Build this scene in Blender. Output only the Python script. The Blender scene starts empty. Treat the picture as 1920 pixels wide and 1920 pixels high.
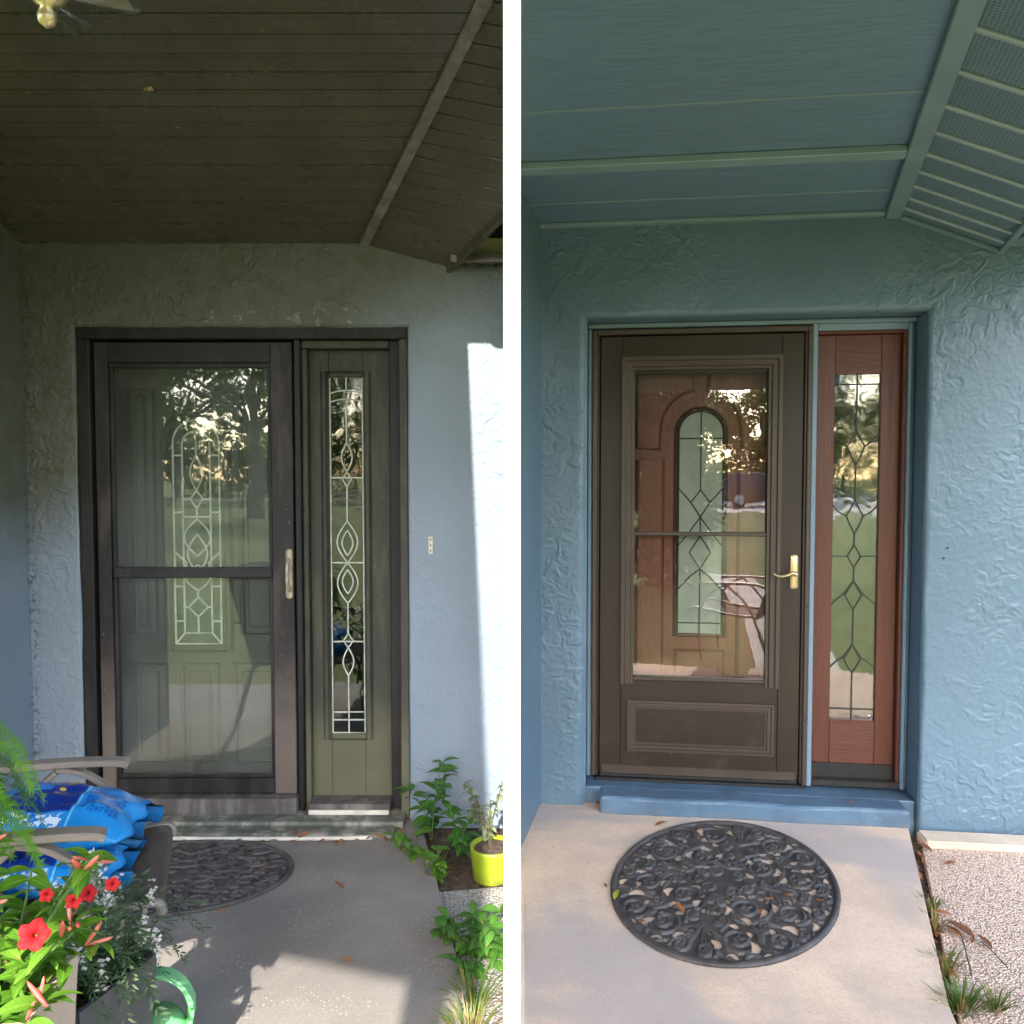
import bpy, bmesh, math, random
import numpy as np
from mathutils import Vector, Matrix

R = math.radians
random.seed(7)
rng = np.random.default_rng(11)
sc = bpy.context.scene
COL = sc.collection

# ------------------------------------------------------------------ camera
EYE = 1.52
cam_d = bpy.data.cameras.new('camera')
cam_d.sensor_width = 36.0
cam_d.sensor_fit = 'HORIZONTAL'
cam_d.lens = 36.0 * 1500 / 1920
cam_d.clip_end = 2000
cam_d.clip_start = 0.05
cam = bpy.data.objects.new('camera', cam_d)
COL.objects.link(cam)
cam.location = (0, 0, EYE)
cam.rotation_euler = (R(90 - 2.48), 0, 0)
sc.camera = cam

# ------------------------------------------------------------------ light
SUN_EL, SUN_AZ = 33.0, 0.0          # sun straight in front of the house fronts
world = bpy.data.worlds.new('World')
sc.world = world
world.use_nodes = True
wn, wl = world.node_tree.nodes, world.node_tree.links
wn.clear()
sky = wn.new('ShaderNodeTexSky')
sky.sky_type = 'NISHITA'
sky.sun_disc = False
sky.sun_elevation = R(SUN_EL)
sky.sun_rotation = R(180)
sky.dust_density = 1.8
bg = wn.new('ShaderNodeBackground')
bg.inputs['Strength'].default_value = 0.15
wo = wn.new('ShaderNodeOutputWorld')
wl.new(sky.outputs[0], bg.inputs[0])
wl.new(bg.outputs[0], wo.inputs[0])

sun_d = bpy.data.lights.new('sun', 'SUN')
sun_d.energy = 2.0
sun_d.angle = R(0.5)
sun_d.color = (1.0, 0.93, 0.82)
sun = bpy.data.objects.new('sun', sun_d)
COL.objects.link(sun)
sun.rotation_euler = (R(90 - SUN_EL), 0, 0)   # light travels towards +Y and down

vs = sc.view_settings
vs.view_transform = 'Standard'
vs.look = 'None'
vs.exposure = 2.78
vs.gamma = 1.0
vs.use_curve_mapping = False
sc.cycles.use_denoising = True
sc.cycles.max_bounces = 10
sc.cycles.diffuse_bounces = 6
sc.cycles.glossy_bounces = 4
sc.cycles.transparent_max_bounces = 12
sc.cycles.sample_clamp_indirect = 6.0
sc.cycles.caustics_reflective = False
sc.cycles.caustics_refractive = False

# ------------------------------------------------------------------ helpers
def add(name, me, parent=None, loc=None, rot=None, scale=None):
    o = bpy.data.objects.new(name, me)
    COL.objects.link(o)
    if parent is not None:
        o.parent = parent
    if loc is not None:
        o.location = loc
    if rot is not None:
        o.rotation_euler = rot
    if scale is not None:
        o.scale = scale if hasattr(scale, '__len__') else (scale,) * 3
    return o

def mesh(bm, mat=None, smooth=False, name='mesh'):
    bmesh.ops.recalc_face_normals(bm, faces=bm.faces)
    me = bpy.data.meshes.new(name)
    bm.to_mesh(me)
    bm.free()
    if mat:
        me.materials.append(mat)
    if smooth:
        for p in me.polygons:
            p.use_smooth = True
    return me

def obj(name, bm, mat, parent=None, smooth=False, **k):
    return add(name, mesh(bm, mat, smooth, name), parent, **k)

def tag(o, label=None, cat=None, group=None, kind=None):
    if label: o['label'] = label
    if cat: o['category'] = cat
    if group: o['group'] = group
    if kind: o['kind'] = kind
    return o

def empty(name, loc=(0, 0, 0), rot=(0, 0, 0)):
    return add(name, None, loc=loc, rot=rot)

def new():
    return bmesh.new()

def bx(bm, x0, x1, y0, y1, z0, z1, bev=0.0, seg=1):
    b = bmesh.new()
    bmesh.ops.create_cube(b, size=1)
    for v in b.verts:
        v.co = Vector(((x0 + x1) / 2 + v.co.x * (x1 - x0), (y0 + y1) / 2 + v.co.y * (y1 - y0), (z0 + z1) / 2 + v.co.z * (z1 - z0)))
    if bev > 0:
        bmesh.ops.bevel(b, geom=list(b.edges), offset=bev, segments=seg, profile=0.5, affect='EDGES')
    merge(bm, b)
    return bm

def merge(bm, b, mtx=None):
    me = bpy.data.meshes.new('tmp')
    b.to_mesh(me)
    b.free()
    if mtx is not None:
        me.transform(mtx)
    bm.from_mesh(me)
    bpy.data.meshes.remove(me)

def prism(bm, pts, off):
    """polygon pts (3d) extruded by the vector off"""
    off = Vector(off)
    a = [bm.verts.new(Vector(p)) for p in pts]
    b = [bm.verts.new(Vector(p) + off) for p in pts]
    bm.faces.new(a)
    bm.faces.new(b[::-1])
    n = len(pts)
    for i in range(n):
        bm.faces.new((a[i], b[i], b[(i + 1) % n], a[(i + 1) % n]))
    return bm

def catmull(pts, n=8, closed=False):
    P = [Vector(p) for p in pts]
    out = []
    N = len(P)
    rngi = range(N if closed else N - 1)
    for i in rngi:
        p0 = P[(i - 1) % N] if (closed or i > 0) else P[0]
        p1, p2 = P[i], P[(i + 1) % N]
        p3 = P[(i + 2) % N] if (closed or i + 2 < N) else P[-1]
        for k in range(n):
            t = k / n
            out.append(0.5 * ((2 * p1) + (-p0 + p2) * t + (2 * p0 - 5 * p1 + 4 * p2 - p3) * t * t + (-p0 + 3 * p1 - 3 * p2 + p3) * t ** 3))
    if not closed:
        out.append(P[-1])
    return out

def sweep(bm, pts, prof, up=(0, 0, 1), closed=False, cap=True, scales=None):
    """sweep the 2d profile (list of (a,b)) along pts"""
    P = [Vector(p) for p in pts]
    N = len(P)
    up = Vector(up)
    rings = []
    for i in range(N):
        if closed:
            t = P[(i + 1) % N] - P[(i - 1) % N]
        else:
            t = P[min(i + 1, N - 1)] - P[max(i - 1, 0)]
        t.normalize()
        s = t.cross(up)
        if s.length < 1e-4:
            s = t.cross(Vector((1, 0, 0)))
        s.normalize()
        u = s.cross(t)
        k = scales[i] if scales else 1.0
        rings.append([bm.verts.new(P[i] + s * a * k + u * b * k) for a, b in prof])
    m = len(prof)
    for i in range(N if closed else N - 1):
        A, B = rings[i], rings[(i + 1) % N]
        for j in range(m):
            bm.faces.new((A[j], A[(j + 1) % m], B[(j + 1) % m], B[j]))
    if cap and not closed:
        bm.faces.new(rings[0][::-1])
        bm.faces.new(rings[-1])
    return bm

def circ(r, n=8):
    return [(r * math.cos(2 * math.pi * i / n), r * math.sin(2 * math.pi * i / n)) for i in range(n)]

def rect(a, b, c=0.0):
    if c <= 0:
        return [(-a, -b), (a, -b), (a, b), (-a, b)]
    return [(-a + c, -b), (a - c, -b), (a, -b + c), (a, b - c), (a - c, b), (-a + c, b), (-a, b - c), (-a, -b + c)]

def lathe(bm, prof, n=24, mtx=None, closed=False):
    rings = []
    for r, z in prof:
        ring = []
        for i in range(n):
            a = 2 * math.pi * i / n
            p = Vector((r * math.cos(a), r * math.sin(a), z))
            if mtx is not None:
                p = mtx @ p
            ring.append(bm.verts.new(p))
        rings.append(ring)
    for A, B in zip(rings, rings[1:]):
        for i in range(n):
            bm.faces.new((A[i], A[(i + 1) % n], B[(i + 1) % n], B[i]))
    bm.faces.new(rings[0][::-1])
    bm.faces.new(rings[-1])
    return bm

def floor_at(x, y, z=0.0):
    """point of the horizontal plane z under pixel (x,y) of the 1920 px picture"""
    p = R(2.48)
    fw = Vector((0, math.cos(p), -math.sin(p)))
    up = Vector((0, math.sin(p), math.cos(p)))
    d = fw * 1500 + Vector((1, 0, 0)) * (x - 960) - up * (y - 960)
    t = (z - EYE) / d.z
    return Vector((0, 0, EYE)) + d * t

# ------------------------------------------------------------------ materials
class NT:
    def __init__(self, name):
        self.m = bpy.data.materials.new(name)
        self.m.use_nodes = True
        self.t = self.m.node_tree
        self.t.nodes.clear()
        self.out = self.n('ShaderNodeOutputMaterial')
        self.p = self.n('ShaderNodeBsdfPrincipled')
        self.l(self.p.outputs[0], self.out.inputs[0])
        self.co = self.n('ShaderNodeTexCoord').outputs['Object']
    def n(self, typ, **k):
        nd = self.t.nodes.new(typ)
        for a, b in k.items():
            setattr(nd, a, b)
        return nd
    def l(self, a, b):
        self.t.links.new(a, b)
    def set(self, sock, v):
        if hasattr(v, 'node'):
            self.l(v, sock)
        else:
            sock.default_value = v
    def map(self, scale=(1, 1, 1), rot=(0, 0, 0), loc=(0, 0, 0), co=None):
        nd = self.n('ShaderNodeMapping')
        self.l(co or self.co, nd.inputs[0])
        nd.inputs['Location'].default_value = loc
        nd.inputs['Rotation'].default_value = rot
        nd.inputs['Scale'].default_value = scale
        return nd.outputs[0]
    def noise(self, scale, detail=4, rough=.55, dist=0.0, co=None, color=False):
        nd = self.n('ShaderNodeTexNoise')
        self.l(co or self.co, nd.inputs['Vector'])
        nd.inputs['Scale'].default_value = scale
        nd.inputs['Detail'].default_value = detail
        nd.inputs['Roughness'].default_value = rough
        nd.inputs['Distortion'].default_value = dist
        return nd.outputs['Color' if color else 'Fac']
    def voro(self, scale, feature='F1', co=None, out='Distance', rand=1.0):
        nd = self.n('ShaderNodeTexVoronoi', feature=feature)
        self.l(co or self.co, nd.inputs['Vector'])
        nd.inputs['Scale'].default_value = scale
        nd.inputs['Randomness'].default_value = rand
        return nd.outputs[out]
    def math(self, op, a, b=0.0, c=0.0, clamp=False):
        nd = self.n('ShaderNodeMath', operation=op)
        nd.use_clamp = clamp
        self.set(nd.inputs[0], a)
        self.set(nd.inputs[1], b)
        if op in ('MULTIPLY_ADD', 'COMPARE', 'SMOOTH_MIN', 'SMOOTH_MAX'):
            self.set(nd.inputs[2], c)
        return nd.outputs[0]
    def ss(self, v, lo, hi):
        nd = self.n('ShaderNodeMapRange', interpolation_type='SMOOTHSTEP')
        self.set(nd.inputs['Value'], v)
        a, b = (0.0, 1.0)
        if lo > hi:
            lo, hi, a, b = hi, lo, 1.0, 0.0
        nd.inputs['From Min'].default_value = lo
        nd.inputs['From Max'].default_value = hi
        nd.inputs['To Min'].default_value = a
        nd.inputs['To Max'].default_value = b
        return nd.outputs[0]
    def mix(self, f, a, b, mode='MIX'):
        nd = self.n('ShaderNodeMix', data_type='RGBA', blend_type=mode)
        self.set(nd.inputs['Factor'], f)
        for s, v in ((nd.inputs[6], a), (nd.inputs[7], b)):
            if hasattr(v, 'node'):
                self.l(v, s)
            else:
                s.default_value = (*v, 1) if len(v) == 3 else v
        return nd.outputs[2]
    def sep(self, co=None):
        nd = self.n('ShaderNodeSeparateXYZ')
        self.l(co or self.co, nd.inputs[0])
        return nd.outputs
    def bump(self, h, strength=.5, dist=.01):
        nd = self.n('ShaderNodeBump')
        nd.inputs['Strength'].default_value = strength
        nd.inputs['Distance'].default_value = dist
        self.l(h, nd.inputs['Height'])
        self.l(nd.outputs[0], self.p.inputs['Normal'])
    def done(self, col=None, rough=.6, metal=0.0, spec=.5):
        if col is not None:
            s = self.p.inputs['Base Color']
            if hasattr(col, 'node'):
                self.l(col, s)
            else:
                s.default_value = (*col, 1)
        self.set(self.p.inputs['Roughness'], rough)
        self.set(self.p.inputs['Metallic'], metal)
        self.p.inputs['Specular IOR Level'].default_value = spec
        return self.m

def mul(c, k):
    return tuple(min(1, x * k) for x in c)

def simple(name, col, rough=.55, var=.18, scale=6, bump=.15, bscale=90, metal=0.0, spec=.5, dist=.002):
    t = NT(name)
    f = t.ss(t.noise(scale, 5), .3, .7)
    c = t.mix(f, mul(col, 1 - var), mul(col, 1 + var))
    if bump > 0:
        t.bump(t.noise(bscale, 4), bump, dist)
    r = t.math('MULTIPLY_ADD', t.noise(scale * 2.3, 4), .25, rough - .12)
    return t.done(c, r, metal, spec)

def stucco(name, col, shade_wear=None, gloss=.5, relief=False):
    """painted plaster; the trowel relief is modelled on the wall faces"""
    t = NT(name)
    v = t.ss(t.noise(1.7, 5), .3, .72)
    c = t.mix(v, mul(col, .93), mul(col, 1.06))
    s = t.ss(t.voro(20), .07, .03)
    s = t.math('MULTIPLY', s, t.ss(t.noise(3.1, 2), .55, .62))
    c = t.mix(t.math('MULTIPLY', s, .5), c, (.05, .06, .06))
    if shade_wear:
        shade_col, z0, z1, amt = shade_wear  # olive falloff and lawn bounce painted into the upper wall colour
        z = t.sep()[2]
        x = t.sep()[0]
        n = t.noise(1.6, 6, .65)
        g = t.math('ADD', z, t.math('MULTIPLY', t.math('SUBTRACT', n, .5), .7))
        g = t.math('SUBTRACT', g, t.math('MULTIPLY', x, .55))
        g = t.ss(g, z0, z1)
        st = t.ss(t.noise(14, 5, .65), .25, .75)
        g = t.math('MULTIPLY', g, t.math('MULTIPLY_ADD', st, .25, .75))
        c = t.mix(t.math('MULTIPLY', g, amt), c, shade_col)
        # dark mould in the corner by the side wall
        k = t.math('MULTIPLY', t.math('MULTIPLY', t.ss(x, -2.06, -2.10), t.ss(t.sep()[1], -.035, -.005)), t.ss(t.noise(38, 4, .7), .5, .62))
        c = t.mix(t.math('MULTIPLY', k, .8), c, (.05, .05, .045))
        # pale flaking over the door head
        f = t.math('MULTIPLY', t.ss(z, 2.14, 2.19), t.ss(z, 2.33, 2.20))
        f = t.math('MULTIPLY', f, t.ss(t.noise(22, 5, .7), .56, .64))
        f = t.math('MULTIPLY', f, t.math('MULTIPLY', t.ss(x, -1.5, -1.2), t.ss(x, -.45, -.7)))
        c = t.mix(t.math('MULTIPLY', f, .6), c, (.34, .32, .24))
    t.bump(t.noise(60, 4, .6), .18, .003)
    return t.done(c, t.math('MULTIPLY_ADD', t.noise(30, 4), .2, gloss - .1), 0, .5)

def concrete(name, col, stain, sx=1.0):
    t = NT(name)
    c = t.mix(t.ss(t.noise(3.0, 6, .6), .3, .7), mul(col, .86), mul(col, 1.1))
    c = t.mix(t.math('MULTIPLY', t.ss(t.noise(1.3, 4, .6, .4, co=t.map(loc=(2.3, 1.1, 0))), .45, .62), .75), c, stain)
    gr = t.noise(160, 3, .7)
    c = t.mix(t.math('MULTIPLY', t.ss(gr, .52, .70), .55), c, mul(col, .45))
    g2 = t.noise(55, 5, .7, co=t.map(loc=(5, 3, 1)))
    c = t.mix(t.math('MULTIPLY', t.ss(g2, .45, .7), .30), c, mul(col, .6))
    sp = t.math('MULTIPLY', t.ss(t.voro(75), .22, .12), t.ss(t.noise(5, 3), .5, .62))
    c = t.mix(t.math('MULTIPLY', sp, .45), c, (.7, .68, .64))
    dk = t.math('MULTIPLY', t.ss(t.voro(48, co=t.map(loc=(4, 4, 0))), .13, .06), t.ss(t.noise(4, 3, co=t.map(loc=(7, 1, 0))), .48, .6))
    c = t.mix(t.math('MULTIPLY', dk, .6), c, (.09, .075, .06))
    t.bump(t.math('ADD', gr, t.math('MULTIPLY', sp, .6)), .35, .003)
    return t.done(c, t.math('MULTIPLY_ADD', gr, .2, .72), 0, .3)

def pebble(name, col):
    t = NT(name)
    f1 = t.voro(130)
    cc = t.voro(130, out='Color')
    k = t.n('ShaderNodeSeparateColor')
    t.l(cc, k.inputs[0])
    c = t.mix(k.outputs[0], mul(col, .82), mul(col, 1.18))
    c = t.mix(t.math('MULTIPLY', t.ss(k.outputs[1], .86, .9), .7), c, (.18, .13, .10))
    c = t.mix(t.ss(f1, .45, .75), c, mul(col, .5))
    c = t.mix(t.math('MULTIPLY', t.ss(t.noise(2.4, 5, .6), .55, .7), .5), c, mul(col, .55))
    t.bump(t.math('SUBTRACT', 1.0, f1), .9, .006)
    return t.done(c, .85, 0, .25)

def grain(name, col, axis=0, dark=.72, scale=1.0, rough=.5, strength=.35, fade=None):
    """painted or stained wood grain running along an axis"""
    t = NT(name)
    s = [26 * scale] * 3
    s[axis] = 1.6 * scale
    co = t.map(tuple(s))
    n = t.noise(1.0, 4, .6, .6, co=co)
    fine = t.noise(4.0, 3, .6, .2, co=co)
    ring = t.math('FRACT', t.math('MULTIPLY', n, 9.0))
    ring = t.ss(t.math('ABSOLUTE', t.math('SUBTRACT', ring, .5)), .0, .4)
    h = t.math('ADD', t.math('MULTIPLY', ring, .7), t.math('MULTIPLY', fine, .5))
    c = t.mix(h, mul(col, dark), mul(col, 1.12))
    if fade:
        c = t.mix(t.math('MULTIPLY', t.ss(t.noise(2.5, 5, .6), .4, .68), .6), c, fade)
    t.bump(h, strength, .0025)
    return t.done(c, t.math('MULTIPLY_ADD', fine, .2, rough - .1), 0, .45)

def weathered(name, col, worn, amt=.6, low=None, rough=.55):
    """old dark paint worn to a paler colour in blotches and runs"""
    t = NT(name)
    n = t.noise(1.0, 6, .65, .3, co=t.map((14, 14, 3)))
    f = t.ss(n, .42, .68)
    if low is not None:
        z = t.sep()[2]
        g = t.ss(t.math('ADD', z, t.math('MULTIPLY', t.math('SUBTRACT', t.noise(5, 5), .5), .5)), low + .35, low - .25)
        f = t.math('MAXIMUM', t.math('MULTIPLY', f, .35), g)
    c = t.mix(t.math('MULTIPLY', f, amt), mul(col, 1), worn)
    ch = t.ss(t.noise(45, 4, .7), .655, .69)
    c = t.mix(t.math('MULTIPLY', ch, .5), c, mul(worn, 1.3))
    t.bump(t.math('ADD', n, t.math('MULTIPLY', t.noise(110, 3), .4)), .3, .002)
    return t.done(c, t.math('MULTIPLY_ADD', n, .25, rough - .1), 0, .4)

def glass(name, tint=(.85, .88, .86), refl=.10, rough=0.0, wavy=0.0, film=0.0):
    m = NT(name)
    m.t.nodes.remove(m.p)
    tr = m.n('ShaderNodeBsdfTransparent')
    tr.inputs[0].default_value = (*tint, 1)
    gl = m.n('ShaderNodeBsdfGlossy')
    gl.inputs['Roughness'].default_value = rough
    gl.inputs['Color'].default_value = (1, 1, 1, 1)
    fr = m.n('ShaderNodeFresnel')
    fr.inputs['IOR'].default_value = 1.5
    if wavy > 0:
        b = m.n('ShaderNodeBump')
        b.inputs['Strength'].default_value = wavy
        b.inputs['Distance'].default_value = .004
        m.l(m.noise(9, 2, .5, .5), b.inputs['Height'])
        m.l(b.outputs[0], gl.inputs['Normal'])
    f = m.math('ADD', fr.outputs[0], refl, clamp=True)
    mx = m.n('ShaderNodeMixShader')
    m.l(f, mx.inputs[0])
    m.l(tr.outputs[0], mx.inputs[1])
    m.l(gl.outputs[0], mx.inputs[2])
    res = mx.outputs[0]
    if film > 0:                                  # dusty film
        df = m.n('ShaderNodeBsdfDiffuse'); df.inputs[0].default_value = (.42, .44, .43, 1)
        m2 = m.n('ShaderNodeMixShader')
        m.l(m.math('MULTIPLY', m.ss(m.noise(2.2, 5, .6), .2, .8), film), m2.inputs[0])
        m.l(res, m2.inputs[1]); m.l(df.outputs[0], m2.inputs[2])
        res = m2.outputs[0]
    m.l(res, m.out.inputs[0])
    return m.m

def leafmat(name, col, col2, rough=.45, trans=.35, rib=False):
    t = NT(name)
    oi = t.n('ShaderNodeObjectInfo').outputs['Random']
    f = t.math('ADD', t.math('MULTIPLY', oi, .6), t.math('MULTIPLY', t.noise(30, 3), .5), clamp=True)
    c = t.mix(f, col, col2)
    if rib:                                       # pale midrib and side veins, browned tip
        x, y, z = t.sep()
        ay = t.math('ABSOLUTE', y)
        c = t.mix(t.math('MULTIPLY', t.ss(ay, .022, .006), .55), c, mul(col2, 1.7))
        vn = t.math('FRACT', t.math('MULTIPLY', t.math('SUBTRACT', x, t.math('MULTIPLY', ay, .8)), 8.0))
        c = t.mix(t.math('MULTIPLY', t.ss(t.math('ABSOLUTE', t.math('SUBTRACT', vn, .5)), .10, .03), .35), c, mul(col, .6))
        c = t.mix(t.math('MULTIPLY', t.ss(t.math('ADD', x, t.math('MULTIPLY', oi, .5)), 1.25, 1.42), .8), c, (.22, .15, .05))
    t.done(c, rough, 0, .4)
    tl = t.n('ShaderNodeBsdfTranslucent')
    t.l(c, tl.inputs[0])
    mx = t.n('ShaderNodeMixShader')
    mx.inputs[0].default_value = trans
    t.l(t.p.outputs[0], mx.inputs[1])
    t.l(tl.outputs[0], mx.inputs[2])
    t.l(mx.outputs[0], t.out.inputs[0])
    return t.m

MT = {}
MT['stucco_old'] = stucco('old_stucco', (.195, .245, .310), shade_wear=((.080, .080, .044), 2.2, 2.72, .95), gloss=.6)
MT['stucco_blue'] = stucco('blue_stucco', (.110, .180, .244), gloss=.40)
MT['blue_trim'] = simple('blue_trim_paint', (.165, .240, .305), .42, .08, 5, .2, 40)
MT['blue_step'] = simple('blue_step_paint', (.085, .150, .225), .38, .14, 7, .35, 25, dist=.004)
MT['ceil_blue'] = grain('teal_ceiling_paint', (.118, .200, .275), 0, .92, .55, .5, .35)
MT['ceil_trim'] = simple('teal_trim_paint', (.16, .245, .285), .45, .07, 5, .1, 60)
MT['rib'] = simple('pale_rib_paint', (.28, .36, .385), .45, .06, 5, .1, 60)
MT['batten'] = simple('pale_batten_paint', (.20, .285, .32), .45, .06, 5, .1, 60)
MT['ceil_old'] = simple('brown_soffit_vinyl', (.080, .072, .056), .28, .14, 3, .12, 60)
MT['ceil_old_trim'] = weathered('grey_trim_metal', (.12, .115, .105), (.25, .24, .23), .7)
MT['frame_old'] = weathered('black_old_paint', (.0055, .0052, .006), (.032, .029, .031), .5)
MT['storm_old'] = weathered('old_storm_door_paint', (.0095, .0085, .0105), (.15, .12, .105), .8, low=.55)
MT['storm_old2'] = weathered('old_storm_rail_paint', (.0085, .0078, .0095), (.042, .037, .040), .55)
MT['thresh_old'] = weathered('old_threshold_metal', (.085, .075, .075), (.22, .20, .19), .8)
MT['door_old'] = simple('grey_green_door_paint', (.060, .070, .055), .5, .2, 4, .2, 40)
MT['side_old'] = weathered('olive_sidelight_paint', (.031, .031, .026), (.125, .125, .078), .85, low=.35)
MT['step_old'] = weathered('old_step_paint', (.10, .11, .088), (.36, .34, .30), .85)
MT['came_old'] = simple('white_caming', (.78, .80, .74), .4, .15, 30, .1)
MT['white'] = simple('white_post_paint', (.82, .82, .80), .5, .03, 5, .08, 60)
MT['glass'] = glass('storm_glass', (.92, .93, .92), .035, .0, .03)
MT['glass_old'] = glass('old_storm_glass', (.90, .93, .92), .02, .004, .05, film=.10)
MT['lead_glass'] = glass('leaded_glass', (.35, .40, .36), .06, .03, .3)
MT['side_glass'] = glass('sidelight_glass', (.60, .64, .58), .12, .035, .2)
MT['bronze'] = simple('bronze_door_enamel', (.034, .025, .017), .36, .10, 4, .05, 120)
def bronze(name, col, rough):
    t = NT(name)
    c = t.mix(t.ss(t.noise(4, 5), .3, .7), mul(col, .9), mul(col, 1.12))
    z = t.sep()[2]
    sp = t.math('MULTIPLY', t.ss(t.voro(42), .075, .035), t.ss(t.math('ADD', z, t.math('MULTIPLY', t.noise(4, 3), .9)), 1.1, .5))
    c = t.mix(t.math('MULTIPLY', sp, .6), c, (.45, .40, .33))
    d = t.math('MULTIPLY', t.ss(t.noise(9, 5, .7), .5, .75), t.ss(z, .6, .12))
    c = t.mix(t.math('MULTIPLY', d, .25), c, (.16, .13, .10))
    t.bump(t.noise(130, 3), .05, .001)
    return t.done(c, t.math('MULTIPLY_ADD', t.noise(12, 4), .2, rough - .1), 0, .4)
MT['bronze'] = bronze('bronze_door_enamel_dusty', (.027, .0175, .0115), .40)
MT['bronze_lite'] = simple('bronze_moulding', (.060, .043, .033), .34, .08, 5, .05, 120)
MT['black'] = simple('black_rubber', (.012, .012, .012), .6, .3, 20, .2)
MT['dark_room'] = simple('dark_room', (.03, .03, .028), .9, .3, 2, 0)
MT['red_wood'] = grain('red_brown_wood', (.098, .030, .017), 2, .82, 1.2, .40, .25)
MT['red_wood_h'] = grain('red_brown_wood_crossgrain', (.098, .030, .017), 0, .84, 1.2, .40, .25)
MT['red_panel'] = grain('red_brown_panel', (.31, .115, .080), 2, .84, 1.3, .36, .25)
MT['frosted'] = simple('frosted_pane', (.52, .58, .52), .35, .12, 9, .5, 120)
MT['brass'] = simple('brass_handle', (.70, .56, .32), .3, .1, 10, .05, 50, metal=.75)
MT['old_brass'] = simple('worn_beige_handle', (.34, .29, .22), .4, .25, 30, .1, 60)
MT['came_dark'] = simple('dark_caming', (.03, .03, .026), .5, .2, 30, .1)
MT['conc_old'] = concrete('grey_concrete', (.25, .225, .205), (.19, .175, .165))
MT['conc_new'] = concrete('beige_concrete', (.78, .58, .43), (.44, .395, .39))
MT['kerb'] = concrete('pale_kerb_concrete', (.74, .60, .45), (.60, .48, .37))
MT['pebble'] = pebble('pebbled_concrete', (.80, .58, .45))
MT['pebble_old'] = pebble('grey_pebbled_concrete', (.42, .39, .37))
MT['soil'] = simple('leaf_litter_soil', (.07, .045, .03), .9, .5, 40, .8, 70, dist=.01)
MT['mat'] = simple('black_rubber_mat', (.060, .052, .050), .5, .35, 12, .3, 120)
MT['chair_metal'] = simple('taupe_chair_metal', (.20, .175, .155), .4, .1, 8, .05, 80)
MT['lime'] = simple('lime_pot_glaze', (.25, .31, .012), .38, .1, 5, .05, 40)
def pot_glaze():
    t = NT('lime_pot_glaze_dirty')
    c = t.mix(t.ss(t.noise(9, 5), .3, .7), (.22, .275, .012), (.27, .33, .02))
    z = t.sep()[2]
    d = t.math('MULTIPLY', t.ss(t.noise(28, 5, .7), .45, .62), t.ss(t.math('ADD', z, t.math('MULTIPLY', t.noise(12, 3), .06)), .10, .03))
    c = t.mix(t.math('MULTIPLY', d, .7), c, (.09, .06, .035))
    c = t.mix(t.math('MULTIPLY', t.ss(t.noise(70, 3, .7), .68, .72), .4), c, (.10, .08, .04))
    return t.done(c, t.math('MULTIPLY_ADD', t.noise(20, 4), .3, .3), 0, .5)
MT['lime'] = pot_glaze()
def step_paint():
    t = NT('blue_step_paint_scuffed')
    col = (.085, .150, .225)
    c = t.mix(t.ss(t.noise(6, 6, .65), .3, .7), mul(col, .8), mul(col, 1.18))
    y = t.sep()[1]
    sc_ = t.ss(t.noise(1.0, 6, .7, .5, co=t.map((9, 30, 30))), .58, .72)
    c = t.mix(t.math('MULTIPLY', sc_, .28), c, (.30, .33, .34))
    sp = t.ss(t.voro(38), .10, .05)
    c = t.mix(t.math('MULTIPLY', t.math('MULTIPLY', sp, t.ss(t.noise(6, 3), .5, .6)), .6), c, (.06, .05, .04))
    dr = t.math('MULTIPLY', t.ss(t.sep()[2], .035, .002), t.ss(t.noise(20, 5, .7), .4, .65))
    c = t.mix(t.math('MULTIPLY', dr, .45), c, (.20, .16, .12))
    t.bump(t.math('ADD', t.noise(22, 5, .6), t.math('MULTIPLY', t.noise(90, 3), .3)), .4, .005)
    return t.done(c, t.math('MULTIPLY_ADD', t.noise(15, 4), .25, .32), 0, .5)
MT['blue_step'] = step_paint()
MT['cream'] = simple('cream_paint', (.62, .56, .36), .6, .1, 6, .05)
MT['pvc'] = simple('white_pvc', (.62, .58, .52), .45, .15, 12, .1, 40)
MT['roof'] = simple('plywood_shade_roof_deck', (.30, .27, .22), .8, .15, 3, .2, 30)
MT['fascia_old'] = simple('brown_fascia', (.09, .075, .055), .6, .2, 4, .1)
# ------------------------------------------------------------------ large structure: ground
def sheet(name, pts, z, mat, label=None, thick=None, kind='structure'):
    bm = new()
    if thick:
        prism(bm, [(x, y, z - thick) for x, y in pts], (0, 0, thick))
        top = [e for e in bm.edges if all(abs(v.co.z - z) < 1e-5 for v in e.verts)]
        bmesh.ops.bevel(bm, geom=top, offset=.006, segments=2, affect='EDGES')
    else:
        bm.faces.new([bm.verts.new((x, y, z)) for x, y in pts])
    o = obj(name, bm, mat)
    o['kind'] = kind
    if label:
        o['label'] = label
    return o

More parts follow.
